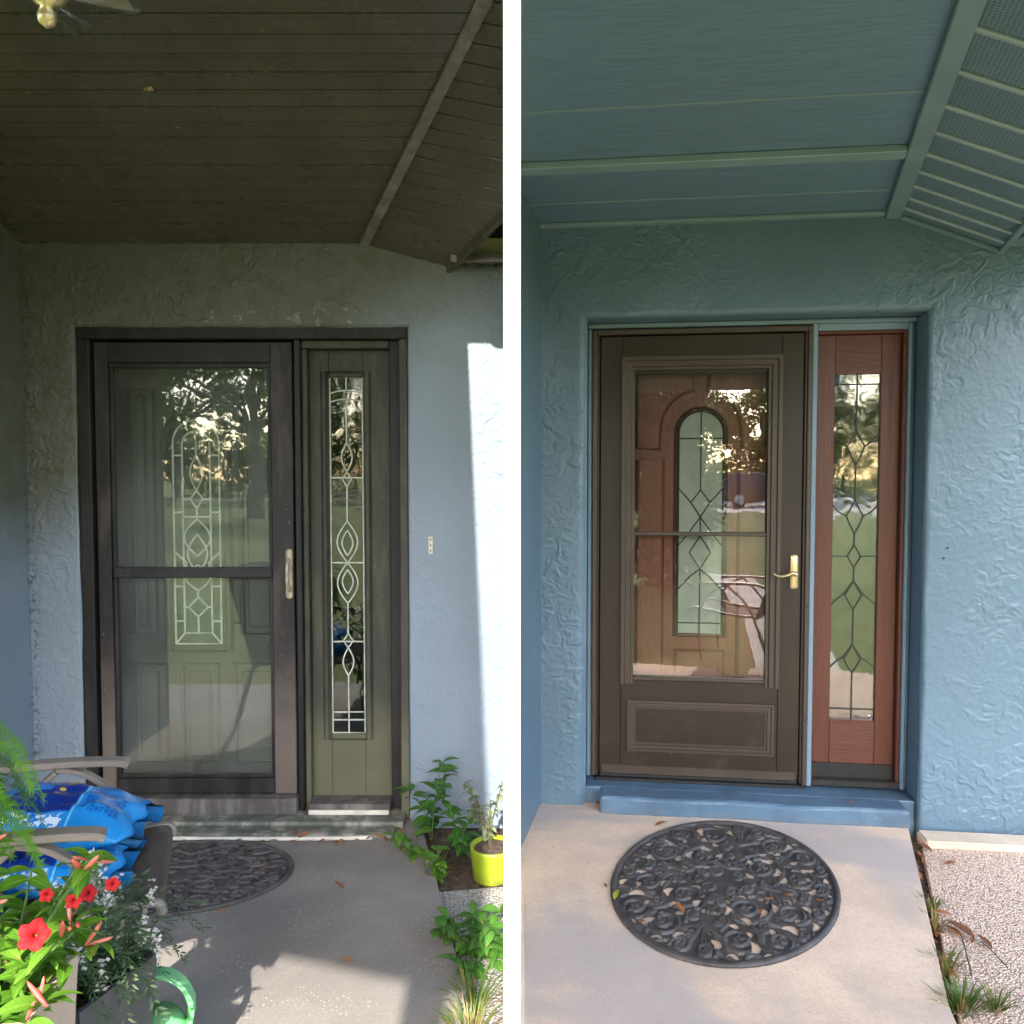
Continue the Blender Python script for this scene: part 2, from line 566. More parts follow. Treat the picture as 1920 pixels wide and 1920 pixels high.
def grassmat():
    t = NT('lawn_grass')
    a = t.ss(t.noise(.35, 5, .6), .3, .7)
    b = t.noise(30, 4, .7)
    c = t.mix(a, (.12, .165, .035), (.23, .235, .075))
    c = t.mix(t.ss(b, .30, .65), (.075, .11, .025), c)
    t.bump(b, .8, .05)
    return t.done(c, .9, 0, .2)
MT['lawn'] = grassmat()
MT['drive'] = concrete('driveway_concrete', (.50, .45, .40), (.42, .38, .34))
MT['asphalt'] = simple('road_asphalt', (.055, .055, .058), .85, .2, 3, .5, 60)
sheet('ground', [(-400, -400), (400, -400), (400, 60), (-400, 60)], -.09, MT['lawn'])
sheet('road', [(-400, -54), (400, -54), (400, -47), (-400, -47)], -.08, MT['asphalt'])
sheet('driveway', [(0.2, -47), (14, -47), (13, -30), (1.2, -30)], -.075, MT['drive'])
sheet('front_path', [(1.30, .9), (2.0, .9), (2.0, -2), (1.5, -6), (.9, -6), (1.3, -2)], -.07, MT['drive'])

# porch slabs (top at z = 0)
sheet('porch_floor', [(-3.2, 3.55), (-.42, 3.55), (-.335, 3.174), (-.143, 2.326), (.10, 1.25), (-.05, .55), (-.85, .55), (-.85, 1.30), (-3.2, 1.30)], 0, MT['conc_old'],
      'grey stained concrete porch floor before the dark old door', thick=.12)
HR = Matrix.Translation((.871, 3.58, 0)) @ Matrix.Rotation(R(-7), 4, 'Z')
def hr(u, n):
    v = HR @ Vector((u, -n, 0))
    return (v.x, v.y)
sheet('porch_floor', [(.022, 1.0), (.022, 3.75), hr(.90, -.06), hr(.862, .07), (1.256, 2.235), (.95, 1.0)], 0, MT['conc_new'],
      'beige speckled concrete porch floor before the blue wall', thick=.12)
# exposed-aggregate pad and kerb to the right of the beige slab
sheet('side_path', [(1.72, 3.30), hr(1.60, .16), (2.6, 3.0), (2.6, .8), (1.25, .8), (1.10, 1.6), (1.285, 2.235)], -.035, MT['pebble'],
      'pinkish pebbled concrete pad beside the beige porch floor', thick=.06)
sheet('soil_strip', [(.92, 1.0), (1.30, 1.0), (1.30, 2.235), hr(.95, .02), hr(.85, .03), (1.2, 2.235)], -.055, MT['soil'], kind='stuff')
sheet('side_path', [(-.30, 2.93), (.01, 2.98), (.02, 1.2), (.06, 1.2), (-.11, 2.33)], -.03, MT['pebble_old'],
      'grey pebbled pad in the weeds beside the grey porch floor', thick=.05)
sheet('soil_strip', [(-.62, 3.48), (.05, 3.48), (.05, 1.0), (.0, 1.0), (-.16, 2.3), (-.35, 3.15), (-.62, 3.30)], -.032, MT['soil'], kind='stuff')

# ------------------------------------------------------------------ walls with a door opening
def wall_with_hole(bm, x0, x1, z0, ztops, hx0, hx1, hz0, hz1, depth, bev, back=.22):
    """front face at y=0 with an opening; ztops = [(x, ztop) ...] left to right between x0 and x1"""
    def top(x):
        for (a, za), (b, zb) in zip(ztops, ztops[1:]):
            if a <= x <= b:
                return za + (zb - za) * (x - a) / max(1e-6, b - a)
        return ztops[-1][1]
    xs = sorted(set([x0, x1, hx0, hx1] + [a for a, _ in ztops if x0 < a < x1]))
    V = {}
    def vert(x, y, z):
        k = (round(x, 4), round(y, 4), round(z, 4))
        if k not in V:
            V[k] = bm.verts.new((x, y, z))
        return V[k]
    for a, b in zip(xs, xs[1:]):
        inside = a >= hx0 - 1e-6 and b <= hx1 + 1e-6
        if inside:
            spans = [(hz1, hz1, top(a), top(b))]
            if hz0 > z0:
                spans.append((z0, z0, hz0, hz0))
        else:
            spans = [(z0, z0, hz0, hz0), (hz0, hz0, hz1, hz1), (hz1, hz1, top(a), top(b))] if hz0 > z0 else [(z0, z0, hz1, hz1), (hz1, hz1, top(a), top(b))]
        for zb0, zb1, zt0, zt1 in spans:
            bm.faces.new((vert(a, 0, zb0), vert(b, 0, zb1), vert(b, 0, zt1), vert(a, 0, zt0)))
    hxs = [x for x in xs if hx0 - 1e-6 <= x <= hx1 + 1e-6]
    rim = []
    for a, b in zip(hxs, hxs[1:]):
        f = bm.faces.new((vert(a, 0, hz1), vert(b, 0, hz1), vert(b, depth, hz1), vert(a, depth, hz1)))
    for x in (hx0, hx1):
        bm.faces.new((vert(x, 0, hz0), vert(x, 0, hz1), vert(x, depth, hz1), vert(x, depth, hz0)))
    if bev:
        bm.edges.ensure_lookup_table()
        es = []
        for e in bm.edges:
            a, b = e.verts[0].co, e.verts[1].co
            if abs(a.y) < 1e-5 and abs(b.y) < 1e-5:
                on = lambda p: hx0 - 1e-4 <= p.x <= hx1 + 1e-4 and hz0 - 1e-4 <= p.z <= hz1 + 1e-4
                horiz = abs(a.z - hz1) < 1e-4 and abs(b.z - hz1) < 1e-4
                vert_ = abs(a.x - b.x) < 1e-4 and (abs(a.x - hx0) < 1e-4 or abs(a.x - hx1) < 1e-4)
                if on(a) and on(b) and (horiz or vert_):
                    es.append(e)
        bmesh.ops.bevel(bm, geom=es, offset=bev, segments=4, profile=.5, affect='EDGES')

def field(nx, nz, step, L_, r):
    """smooth random field with correlation length L_ (m), unit variance"""
    px_, pz_ = nx + 64, nz + 64
    w = r.normal(size=(pz_, px_))
    kx = np.fft.fftfreq(px_, step)[None, :]
    kz = np.fft.fftfreq(pz_, step)[:, None]
    g = np.exp(-(kx ** 2 + kz ** 2) * (math.pi * L_) ** 2)
    f = np.fft.ifft2(np.fft.fft2(w) * g).real[:nz, :nx]
    return (f - f.mean()) / f.std()
def warp(F, dx, dz):
    nz, nx = F.shape
    ii, jj = np.mgrid[0:nz, 0:nx]
    a = np.clip((ii + dz).astype(int), 0, nz - 1)
    b = np.clip((jj + dx).astype(int), 0, nx - 1)
    return F[a, b]
def stucco_face(name, parent, mat, x0, x1, z0, ztop, hole, seed, amp=1.0, step=.0036, r_l=.03, r_r=.03, r_t=.03):
    """skip-trowel plaster modelled as a dense relief in front of the wall; hole = (hx0, hx1, hz1) with rounded arrises"""
    r = np.random.default_rng(seed)
    zmax = max(z for _, z in ztop)
    nx, nz = int((x1 - x0) / step) + 1, int((zmax - z0) / step) + 1
    xs, zs = np.linspace(x0, x1, nx), np.linspace(z0, zmax, nz)
    X, Z = np.meshgrid(xs, zs)
    fl = lambda L_: field(nx, nz, step, L_, r)
    dx, dz = fl(.024) * 6, fl(.024) * 6
    H = np.zeros_like(X)
    for L_, a, th, off in ((.020, .0019, .05, .5), (.0125, .0016, .07, .75), (.036, .0018, .04, .25), (.009, .0013, .10, .95)):
        f = warp(fl(L_), dx, dz)
        soft = fl(.040)                           # where an edge is crisp and where it is smoothed away
        eps = th * np.exp(np.clip((.45 - soft) * 2.6, 0, 3.0))
        H += a * (1 / (1 + np.exp(-np.clip((f - off) / eps, -30, 30))) - .5)
    # thin curled ridges left by the trowel
    f = warp(fl(.018), dx * 1.5, dz * 1.5)
    m = np.clip((fl(.035) - .6) * 3, 0, 1)
    H += .0030 * np.exp(-(f / .085) ** 2) * m
    f = warp(fl(.010), dx, dz)
    m = np.clip((fl(.030) - .8) * 3, 0, 1)
    H += .0024 * np.exp(-(f / .14) ** 2) * m
    dense = np.clip(fl(.16) * .45 + .85, .35, 1.35)   # heavier and lighter passages
    H = H * dense + .00025 * fl(.007) + .0014 * fl(.20)
    Yv = -.004 - H * amp
    keep = np.ones_like(X, bool)
    if hole:
        hx0, hx1, hz1 = hole
        # distance outside the opening, per side, with its own arris radius
        wob = .004 * fl(.10)
        dl, dr, dt = hx0 - X, X - hx1, Z - hz1
        d = np.maximum(np.maximum(dl, dr), dt)
        rad = np.where(dt >= np.maximum(dl, dr), r_t, np.where(dl > dr, r_l, r_r)) + wob
        q = np.clip(1 - d / rad, 0, 1)
        Yv += np.where(d > -.02, np.minimum(rad * (1 - np.sqrt(np.clip(1 - q * q, 0, 1))), .028), 0)
        keep &= d > -step
    tz = np.interp(X, [a for a, _ in ztop], [b for _, b in ztop])
    keep &= Z <= tz + .012
    idx = np.arange(nx * nz).reshape(nz, nx)
    ok = keep[:-1, :-1] & keep[1:, :-1] & keep[:-1, 1:] & keep[1:, 1:]
    q = np.stack([idx[:-1, :-1], idx[:-1, 1:], idx[1:, 1:], idx[1:, :-1]], -1)[ok]
    used = np.unique(q)
    mp = np.zeros(nx * nz, np.int32); mp[used] = np.arange(len(used))
    co = np.stack([X, Yv, Z], -1).reshape(-1, 3)[used].astype(np.float32)
    q = mp[q].astype(np.int32)
    me = bpy.data.meshes.new(name)
    me.vertices.add(len(co)); me.vertices.foreach_set('co', co.ravel())
    me.loops.add(q.size); me.loops.foreach_set('vertex_index', q.ravel())
    me.polygons.add(len(q)); me.polygons.foreach_set('loop_start', np.arange(0, q.size, 4, dtype=np.int32))
    me.update(calc_edges=True)
    me.polygons.foreach_set('use_smooth', np.ones(len(q), bool))
    me.materials.append(mat)
    return add(name, me, parent)

# ================================================================== LEFT: the old entrance
old = empty('house_front', (0, 3.49, 0))
tag(old, 'old grey-blue stucco house front with worn black storm door and dark brown plank ceiling', 'house', 'house fronts with entrance doors')
OPX0, OPX1, OPZ1 = -1.895, -.452, 2.172
bm = new()
CZ = 2.525
wall_with_hole(bm, -2.112, .03, -.12, [(-2.112, CZ + .004), (-.64, CZ + .004), (-.264, 2.424), (.03, 2.424)], OPX0, OPX1, 0, OPZ1, .16, 0)
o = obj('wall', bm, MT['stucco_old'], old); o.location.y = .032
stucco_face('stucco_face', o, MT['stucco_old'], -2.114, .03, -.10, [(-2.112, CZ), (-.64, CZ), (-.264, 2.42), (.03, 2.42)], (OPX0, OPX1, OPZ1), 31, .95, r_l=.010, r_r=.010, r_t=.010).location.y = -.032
# side wall on the left
bm = new()
prism(bm, [(-2.30, 0.0, -.12), (-2.112, -.0, -.12), (-2.112, -.0, 3.2), (-2.30, 0, 3.2)], (0, -1.25, 0))
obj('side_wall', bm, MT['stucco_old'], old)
# added cream board for the bright gap above the eave return and dark boxed eave end
bm = new(); bx(bm, -.262, .03, -.012, .02, 2.436, 2.95)
obj('bright_gap_board', bm, MT['cream'], old)

# ceiling: brown vinyl planks, rising towards the yard
SL = .30
def czl(s):
    return CZ + SL * s
def trimx(s):                                   # right end of the planks (angled trim)
    return -.655 + (-.132 + .665) * s / 1.105
ceil = empty('ceiling'); ceil.parent = old
PW = .0700
n_pl = 20
SEND = 1.235
for i in range(n_pl):
    s0, s1 = i * PW, i * PW + PW - .0055
    if s0 > SEND: break
    s1 = min(s1, SEND)
    bm = new()
    dz = random.uniform(-.0012, .0012)
    # two-fold vinyl profile: lip, groove, flat
    for a, b, o in ((s0, s0 + (s1 - s0) * .80, 0), (s0 + (s1 - s0) * .80, s1, .0015)):
        pts = [(-2.118, -a, czl(a) + dz + o), (trimx(a), -a, czl(a) + dz + o), (trimx(b), -b, czl(b) + dz + o), (-2.118, -b, czl(b) + dz + o)]
        prism(bm, pts, (0, 0, .012))
    obj('plank', bm, MT['ceil_old'], ceil)
bm = new()
prism(bm, [(-2.12, 0, CZ + .016), (.0, 0, CZ + .016), (.0, -SEND, czl(SEND) + .016), (-2.12, -SEND, czl(SEND) + .016)], (0, 0, .02))
obj('backing', bm, MT['black'], ceil)
# angled pale trim between ceiling and soffit
bm = new()
def L3(x, s, z):
    return (x, -s, z)
w = .034
pa = [(trimx(0) - .004, 0), (trimx(SEND) - .004, SEND)]
prism(bm, [L3(trimx(0) - .008, .0, CZ - .004), L3(trimx(0) + w, .0, CZ - .004), L3(trimx(SEND) + w, SEND, czl(SEND) - .004), L3(trimx(SEND) - .008, SEND, czl(SEND) - .004)], (0, 0, -.014))
obj('trim', bm, MT['ceil_old_trim'], old)
# sloping soffit planks between the trim and the eave
def eavex(s):
    return -.264 + .231 * s / .357
def eavez(s):
    return 2.42 + SL * s
sof = empty('soffit'); sof.parent = old
NS = 18
def sof_pt(k, f, low=0):
    """k along the length 0..1, f across 0 (trim) .. 1 (eave)"""
    s = k * SEND
    a = Vector((trimx(s) + w - .004, -s, czl(s) - .006))
    b = Vector((eavex(s), -s, eavez(s)))
    if b.x > .0:
        pass
    return a.lerp(b, f)
for i in range(NS):
    k0, k1 = i / NS, (i + .91) / NS
    bm = new()
    pts = [sof_pt(k0, 0), sof_pt(k0 - .0, 1), sof_pt(k1, 1), sof_pt(k1, 0)]
    # keep the strip left of the white post line
    XC = .004
    def clip(a, b):
        if b.x <= XC: return b
        return a.lerp(b, (XC - a.x) / (b.x - a.x))
    if pts[0].x > XC - .01: continue
    prism(bm, [pts[0], clip(pts[0], pts[1]), clip(pts[3], pts[2]), pts[3]], (0, 0, .012))
    obj('plank', bm, MT['ceil_old'], sof)
bm = new()
bk = []
for i in range(NS + 1):
    a, b_ = sof_pt(i / NS, 0), sof_pt(i / NS, 1)
    bk.append((a, b_ if b_.x <= .004 else a.lerp(b_, (.004 - a.x) / (b_.x - a.x))))
ra = [bm.verts.new(a + Vector((0, 0, .016))) for a, b_ in bk]; rb = [bm.verts.new(b_ + Vector((0, 0, .016))) for a, b_ in bk]
for i in range(NS):
    bm.faces.new((ra[i], rb[i], rb[i + 1], ra[i + 1]))
obj('backing', bm, MT['black'], sof)
bm = new()
sweep(bm, [sof_pt(0, 1) + Vector((-.01, 0, -.004)), sof_pt(.372, 1) + Vector((-.01, 0, -.004))], rect(.012, .016))
obj('eave_trim', bm, MT['ceil_old'], old)
# boxed eave return right of the eave
bm = new(); bx(bm, -.258, .03, -.085, -.013, 2.425, 2.462)
er = obj('eave_return', bm, MT['ceil_old'], old)
for gx in (-.20, -.135, -.07):
    bm = new(); bx(bm, gx - .004, gx + .004, -.0852, -.014, 2.420, 2.4249)
    obj('groove_bead', bm, MT['black'], er)

bm = new(); bx(bm, -3.3, .03, .24, .30, -.1, 3.2)
bx(bm, -3.3, .03, .02, .24, 2.46, 3.2)
obj('room_wall', bm, MT['dark_room'], old)
# --- the old door unit (coordinates: x along the wall, y into the house)
fr = empty('door_frame'); fr.parent = old
def fbox(name, par, mat, *a, bev=.004):
    b = new(); bx(b, *a, bev=bev)
    return obj(name, b, mat, par)
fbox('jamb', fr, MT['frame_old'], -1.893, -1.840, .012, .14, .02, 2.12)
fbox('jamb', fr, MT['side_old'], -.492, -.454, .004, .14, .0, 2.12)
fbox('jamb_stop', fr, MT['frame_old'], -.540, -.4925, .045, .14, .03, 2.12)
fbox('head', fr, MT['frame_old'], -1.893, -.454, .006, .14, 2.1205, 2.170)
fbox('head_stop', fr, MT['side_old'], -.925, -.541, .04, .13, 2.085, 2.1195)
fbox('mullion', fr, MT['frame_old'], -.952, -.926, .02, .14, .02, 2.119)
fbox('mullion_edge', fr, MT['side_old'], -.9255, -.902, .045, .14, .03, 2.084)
fbox('threshold', fr, MT['thresh_old'], -1.839, -.953, -.012, .13, .025, .098)
fbox('sidelight_sill', fr, MT['thresh_old'], -.901, -.541, -.01, .13, .035, .075)
fbox('sill_nose', fr, MT['pvc'], -.899, -.543, -.024, -.0105, .03, .052)
# storm door
sd = empty('storm_door'); sd.parent = old
Y0, Y1 = .035, .075
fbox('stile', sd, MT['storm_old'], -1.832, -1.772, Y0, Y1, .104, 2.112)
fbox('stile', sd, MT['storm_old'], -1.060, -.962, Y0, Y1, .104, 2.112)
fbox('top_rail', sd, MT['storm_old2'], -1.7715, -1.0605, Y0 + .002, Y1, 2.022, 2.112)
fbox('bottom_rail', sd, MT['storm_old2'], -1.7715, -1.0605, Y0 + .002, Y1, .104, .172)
fbox('middle_rail', sd, MT['storm_old2'], -1.760, -1.0615, Y0 - .004, Y1 - .01, 1.076, 1.122)
for a in ((-1.7713, -1.756, .18, 2.015), (-1.077, -1.0607, .18, 2.015)):
    fbox('glazing_bead', sd, MT['storm_old2'], a[0], a[1], Y0 + .012, Y1 - .004, a[2], a[3], bev=.003)
fbox('glazing_bead', sd, MT['storm_old2'], -1.7705, -1.0608, Y0 + .010, Y1 - .004, 2.000, 2.0215, bev=.003)
fbox('glazing_bead', sd, MT['storm_old2'], -1.7705, -1.0608, Y0 + .010, Y1 - .004, .1725, .190, bev=.003)
fbox('glass_pane', sd, MT['glass_old'], -1.757, -1.076, Y0 + .022, Y0 + .026, 1.118, 2.004, bev=0)
fbox('glass_pane', sd, MT['glass_old'], -1.757, -1.076, Y0 + .030, Y0 + .034, .187, 1.080, bev=0)
# worn handle: long plate with a push button and a rounded thumb piece
b = new(); bx(b, -.998, -.968, Y0 - .012, Y0 - .001, .985, 1.205, bev=.011, seg=3)
hd = obj('handle', b, MT['old_brass'], sd, smooth=True)
b = new(); sweep(b, catmull([(-.983, Y0 - .01, 1.16), (-.983, Y0 - .04, 1.13), (-.983, Y0 - .042, 1.06), (-.983, Y0 - .012, 1.02)], 6), rect(.008, .006, .002), up=(1, 0, 0))
obj('grip', b, MT['old_brass'], hd, smooth=True)

# entry door behind the glass
YD = .17
ed = empty('entry_door'); ed.parent = old
LX0, LX1, LZ0, LZT = -1.545, -1.335, .755, 1.78      # lite with arched top
fbox('door_leaf', ed, MT['door_old'], -1.86, -.955, YD, YD + .045, .06, 2.14)
def ring_moulding(bm, pts, w_, h_, y):
    """flat moulding that follows a closed outline in the door plane"""
    sweep(bm, [(p[0], y, p[1]) for p in pts], [(-w_, 0), (-w_ * .5, h_), (w_ * .3, h_ * .8), (w_, 0)], up=(0, -1, 0), closed=True)
def arch(x0, x1, z0, z1, n=14):
    cx, r = (x0 + x1) / 2, (x1 - x0) / 2
    pts = [(x0, z0), (x1, z0)]
    for i in range(n + 1):
        a = math.pi * i / n
        pts.append((cx + r * math.cos(a), z1 - r + r * math.sin(a)))
    return pts
def rectp(x0, x1, z0, z1):
    return [(x0, z0), (x1, z0), (x1, z1), (x0, z1)]
b = new(); ring_moulding(b, arch(LX0 - .035, LX1 + .035, LZ0 - .035, LZT + .035), .022, .02, YD)
lite = obj('lite_frame', b, MT['door_old'], ed)
b = new()
pts = arch(LX0 - .012, LX1 + .012, LZ0 - .012, LZT + .012)
b.faces.new([b.verts.new((x, YD - .004, z)) for x, z in pts])
obj('lite_glass', b, MT['lead_glass'], lite)
b = new()
b.faces.new([b.verts.new((x, YD - .0015, z)) for x, z in pts])
obj('lite_backing', b, simple('dim_hall', (.36, .42, .46), .7, .6, 6, 0), lite)
def cames(bm, lines, y, r=.0036):
    for ln in lines:
        sweep(bm, [(p[0], y, p[1]) for p in ln], rect(r, r * .6, r * .25), up=(0, -1, 0))
def lens(cx, z0, z1, hw, n=10):
    a = [(cx + hw * math.sin(math.pi * i / n), z0 + (z1 - z0) * i / n) for i in range(n + 1)]
    return [a, [(2 * cx - x, z) for x, z in a]]
def diamond(cx, z0, z1, hw):
    zc = (z0 + z1) / 2
    return [[(cx, z0), (cx + hw, zc), (cx, z1)], [(cx, z0), (cx - hw, zc), (cx, z1)]]
cx = (LX0 + LX1) / 2
b = new()
LN = [arch(LX0, LX1, LZ0, LZT) + [(LX0, LZ0)], arch(LX0 + .042, LX1 - .042, LZ0 + .05, LZT - .05) + [(LX0 + .042, LZ0 + .05)]]
for z in (1.62, 1.36, 1.02, .86):
    LN += [[(LX0, z), (LX0 + .042, z)], [(LX1 - .042, z), (LX1, z)]]
LN += [[(LX0, LZ0), (LX0 + .042, LZ0 + .05)], [(LX1, LZ0), (LX1 - .042, LZ0 + .05)]]
LN += [[(cx, LZT - .05), (cx, 1.62)]] + lens(cx, 1.46, 1.62, .028) + diamond(cx, 1.38, 1.46, .03) + [[(cx, 1.38), (cx, 1.33)], [(LX0 + .042, 1.42), (cx - .03, 1.42)], [(cx + .03, 1.42), (LX1 - .042, 1.42)]]
LN += lens(cx, 1.16, 1.33, .06) + lens(cx, 1.08, 1.26, .045) + lens(cx, 1.0, 1.12, .055) + [[(LX0 + .042, 1.34), (LX1 - .042, 1.34)]]
LN += [[(LX0, 1.18), (cx - .05, 1.13), (LX0 + .042, 1.06)], [(LX1, 1.18), (cx + .05, 1.13), (LX1 - .042, 1.06)]]
LN += diamond(cx, .88, .97, .045) + [[(cx, .97), (cx, 1.0)], [(cx, .88), (cx, LZ0 + .05)], [(LX0 + .042, .925), (cx - .045, .925)], [(cx + .045, .925), (LX1 - .042, .925)]]
cames(b, LN, YD - .008, .0040)
obj('caming', b, MT['came_old'], lite)
for (x0, x1, z0, z1) in ((-1.745, -1.64, .80, 1.92), (-1.24, -1.075, .80, 1.92), (-1.745, -1.60, .20, .66), (-1.52, -1.36, .20, .66), (-1.28, -1.075, .20, .66)):
    b = new(); ring_moulding(b, rectp(x0, x1, z0, z1), .014, .014, YD)
    bx(b, x0 + .03, x1 - .03, YD - .009, YD, z0 + .03, z1 - .03, bev=.008)
    obj('raised_panel', b, MT['door_old'], ed)
# sidelight
sl = empty('sidelight'); sl.parent = old
YS = .085
gx0, gx1, gz0, gz1 = -.815, -.662, .36, 1.965
for a in ((-.901, gx0, .0755, 2.084), (gx1, -.541, .0755, 2.084)):
    fbox('stile', sl, MT['side_old'], a[0], a[1], YS, YS + .04, a[2], a[3], bev=.002)
fbox('rail', sl, MT['side_old'], gx0 + .0005, gx1 - .0005, YS + .001, YS + .04, gz1, 2.083, bev=.002)
fbox('rail', sl, MT['side_old'], gx0 + .0005, gx1 - .0005, YS + .001, YS + .04, .076, gz0, bev=.002)
b = new(); ring_moulding(b, rectp(gx0 - .020, gx1 + .020, gz0 - .022, gz1 + .022), .017, .020, YS)
obj('lite_moulding', b, MT['side_old'], sl)
fbox('lite_glass', sl, MT['lead_glass'], gx0, gx1, YS + .010, YS + .014, gz0, gz1, bev=0)
fbox('lite_backing', sl, simple('grey_sheer_blind', (.16, .19, .16), .9, .4, 9, 0), gx0 - .01, gx1 + .01, YS + .041, YS + .05, gz0 - .01, gz1 + .01, bev=0)
def zpx(y):                                     # height of a came from its position in the picture
    return 1.971 + (y - 703) * (.356 - 1.971) / (1381 - 703)
cx = (gx0 + gx1) / 2
hwf = (gx1 - gx0) / 2 - .004
b = new()
LN = [rectp(gx0 + .004, gx1 - .004, gz0 + .004, gz1 - .004) + [(gx0 + .004, gz0 + .004)]]
for yy, dy in ((736, 6), (752, 6)):
    LN.append([(cx + hwf * t, zpx(yy) + .014 * (1 - t * t)) for t in np.linspace(-1, 1, 9)])
LN += [[(cx, zpx(703)), (cx, zpx(731))], [(cx, zpx(748)), (cx, zpx(828))], [(cx, zpx(910)), (cx, zpx(975))], [(cx, zpx(1130)), (cx, zpx(1190))], [(cx, zpx(1268)), (cx, zpx(1381))]]
for yy in (893, 1053, 1203, 1338, 1353):
    LN.append([(cx - hwf, zpx(yy)), (cx + hwf, zpx(yy))])
LN += lens(cx, zpx(882), zpx(828), .024) + diamond(cx, zpx(910), zpx(882), .02)
LN += lens(cx, zpx(1053), zpx(975), .046) + lens(cx, zpx(1040), zpx(992), .024) + lens(cx, zpx(1130), zpx(1053), .046) + lens(cx, zpx(1112), zpx(1066), .024)
LN += diamond(cx, zpx(1215), zpx(1188), .022) + lens(cx, zpx(1268), zpx(1215), .024)
cames(b, LN, YS + .006, .0031)
obj('caming', b, simple('dull_zinc_caming', (.42, .44, .39), .45, .2, 40, .1), sl)
# step, pale bracket plate on the wall
b = new(); bx(b, -1.93, -.50, -.185, .10, -.02, .018, bev=.012, seg=2)
bx(b, -1.90, -.47, -.10, .10, .0, .0335, bev=.008, seg=2)
obj('step', b, MT['step_old'], old)
b = new(); bx(b, -.365, -.346, -.012, .001, 1.185, 1.262, bev=.002)
pl = obj('wall_plate', b, MT['pvc'], old)
b = new()
for z in (1.20, 1.224, 1.248):
    lathe(b, [(.0, -.001), (.0035, -.001), (.0035, .0015), (.0, .0015)], 8, Matrix.Translation((-.3555, -.0125, z)) @ Matrix.Rotation(R(90), 4, 'X'))
obj('screw_hole', b, MT['black'], pl)
# roof deck over the old porch; its unseen edges and added post shape sun patches
b = new()
RZ = 2.905
def sf(x):
    return 5.38 + (x + .96) * .325  # front edge skewed so its shadow bounds the sunlit floor
prism(b, [(-2.45, -1.237, RZ), (-.196, -1.237, RZ), (-.107, -4.46, RZ), (-.09, -sf(-.09), RZ), (-2.45, -sf(-2.45), RZ)], (0, 0, .12))  # right edge splayed to let sun onto the wall strip
prism(b, [(-3.3, 0, CZ + .06), (.03, 0, CZ + .06), (.03, -1.19, czl(1.19) + .05), (-3.3, -1.19, czl(1.19) + .05)], (0, 0, .06))
obj('shade_roof_deck', b, MT['roof'], old)
b = new()
prism(b, [(-2.45, -sf(-2.45) - .003, RZ - .002), (-.09, -sf(-.09) - .003, RZ - .002), (-.09, -sf(-.09) - .03, RZ - .002), (-2.45, -sf(-2.45) - .03, RZ - .002)], (0, 0, .20))
obj('fascia', b, MT['fascia_old'], old)  # board on the unseen eave that cuts the floor sun patch
fbox('added_post', old, MT['frame_old'], -.315, -.19, -5.55, -5.42, -.1, RZ, bev=.006)  # unseen, added to shade the floor right of the sunlit patch

# ================================================================== RIGHT: the repainted entrance
nw = empty('house_front', (.871, 3.58, 0), (0, 0, R(-7)))
tag(nw, 'freshly painted blue stucco house front with bronze storm door, red-brown sidelight and teal ceiling', 'house', 'house fronts with entrance doors')
CR = 2.655
HX0, HX1, HZ1 = -.537, .928, 2.238
bm = new()
wall_with_hole(bm, -.742, 1.75, -.12, [(-.742, CR + .004), (.795, CR + .004), (1.19, 2.492), (1.75, 2.492)], HX0, HX1, 0, HZ1, .26, 0)
o = obj('wall', bm, MT['stucco_blue'], nw); o.location.y = .032
stucco_face('stucco_face', o, MT['stucco_blue'], -.744, 1.60, -.10, [(-.742, CR), (.795, CR), (1.19, 2.488), (1.75, 2.488)], (HX0, HX1, HZ1), 77, .85, r_l=.045, r_r=.020, r_t=.030).location.y = -.032
# side wall (pier) on the left, running out towards the white post
a0 = Vector((-.742, 0, 0))
inv = HR.inverted()
e1 = inv @ Vector((.0335, 3.20, 0)); e2 = inv @ Vector((.012, 3.19, 0)); e3 = inv @ Vector((.012, 3.72, 0))
bm = new()
prism(bm, [(a0.x, a0.y + .02, -.12), (a0.x, a0.y, -.12), (e1.x, e1.y, -.12), (e2.x, e2.y, -.12), (e3.x, e3.y, -.12)], (0, 0, CR + .15))
obj('side_wall', bm, MT['stucco_blue'], nw)

# flat ceiling: wide grained boards with battens, ending at an angled trim
def trr(n):                                      # u of the trim's left edge at distance n from the wall
    return .742 - .225 * n
def trl(n):                                      # left end under the white post line
    y = (3.58 + .1045 - n) / .9925
    return (inv @ Vector((.013, y, 0))).x
ceil = empty('ceiling'); ceil.parent = nw
for n0, n1 in ((.03, .285), (.291, .690), (.735, 1.125), (1.131, 1.88)):
    bm = new()
    prism(bm, [(trl(n0), -n0, CR), (trr(n0), -n0, CR), (trr(n1), -n1, CR), (trl(n1), -n1, CR)], (0, 0, .012))
    obj('board', bm, MT['ceil_blue'], ceil)
for n0, n1, t in ((.0, .045, .016), (.672, .742, .026)):
    bm = new()
    prism(bm, [(trl(n0) + (.0 if n0 > .1 else .05), -n0 - .001, CR - .0005), (trr(n0) - .004, -n0 - .001, CR - .0005), (trr(n1) - .004, -n1, CR - .0005), (trl(n1), -n1, CR - .0005)], (0, 0, -t))
    bmesh.ops.bevel(bm, geom=[e for e in bm.edges], offset=.003, segments=1, affect='EDGES')
    obj('batten', bm, MT['batten'], ceil)
for n0 in (.285, 1.125):                         # narrow raised bead at each board joint
    bm = new()
    sweep(bm, [(trl(n0), -n0 - .004, CR - .001), (trr(n0) - .004, -n0 - .004, CR - .001)], rect(.0075, .003, .0015))
    obj('joint_bead', bm, MT['ceil_trim'], ceil)
bm = new()
prism(bm, [(trl(-.01), .01, CR + .014), (1.02, .01, CR + .014), (.62, -1.9, CR + .014), (trl(1.9), -1.9, CR + .014)], (0, 0, .03))
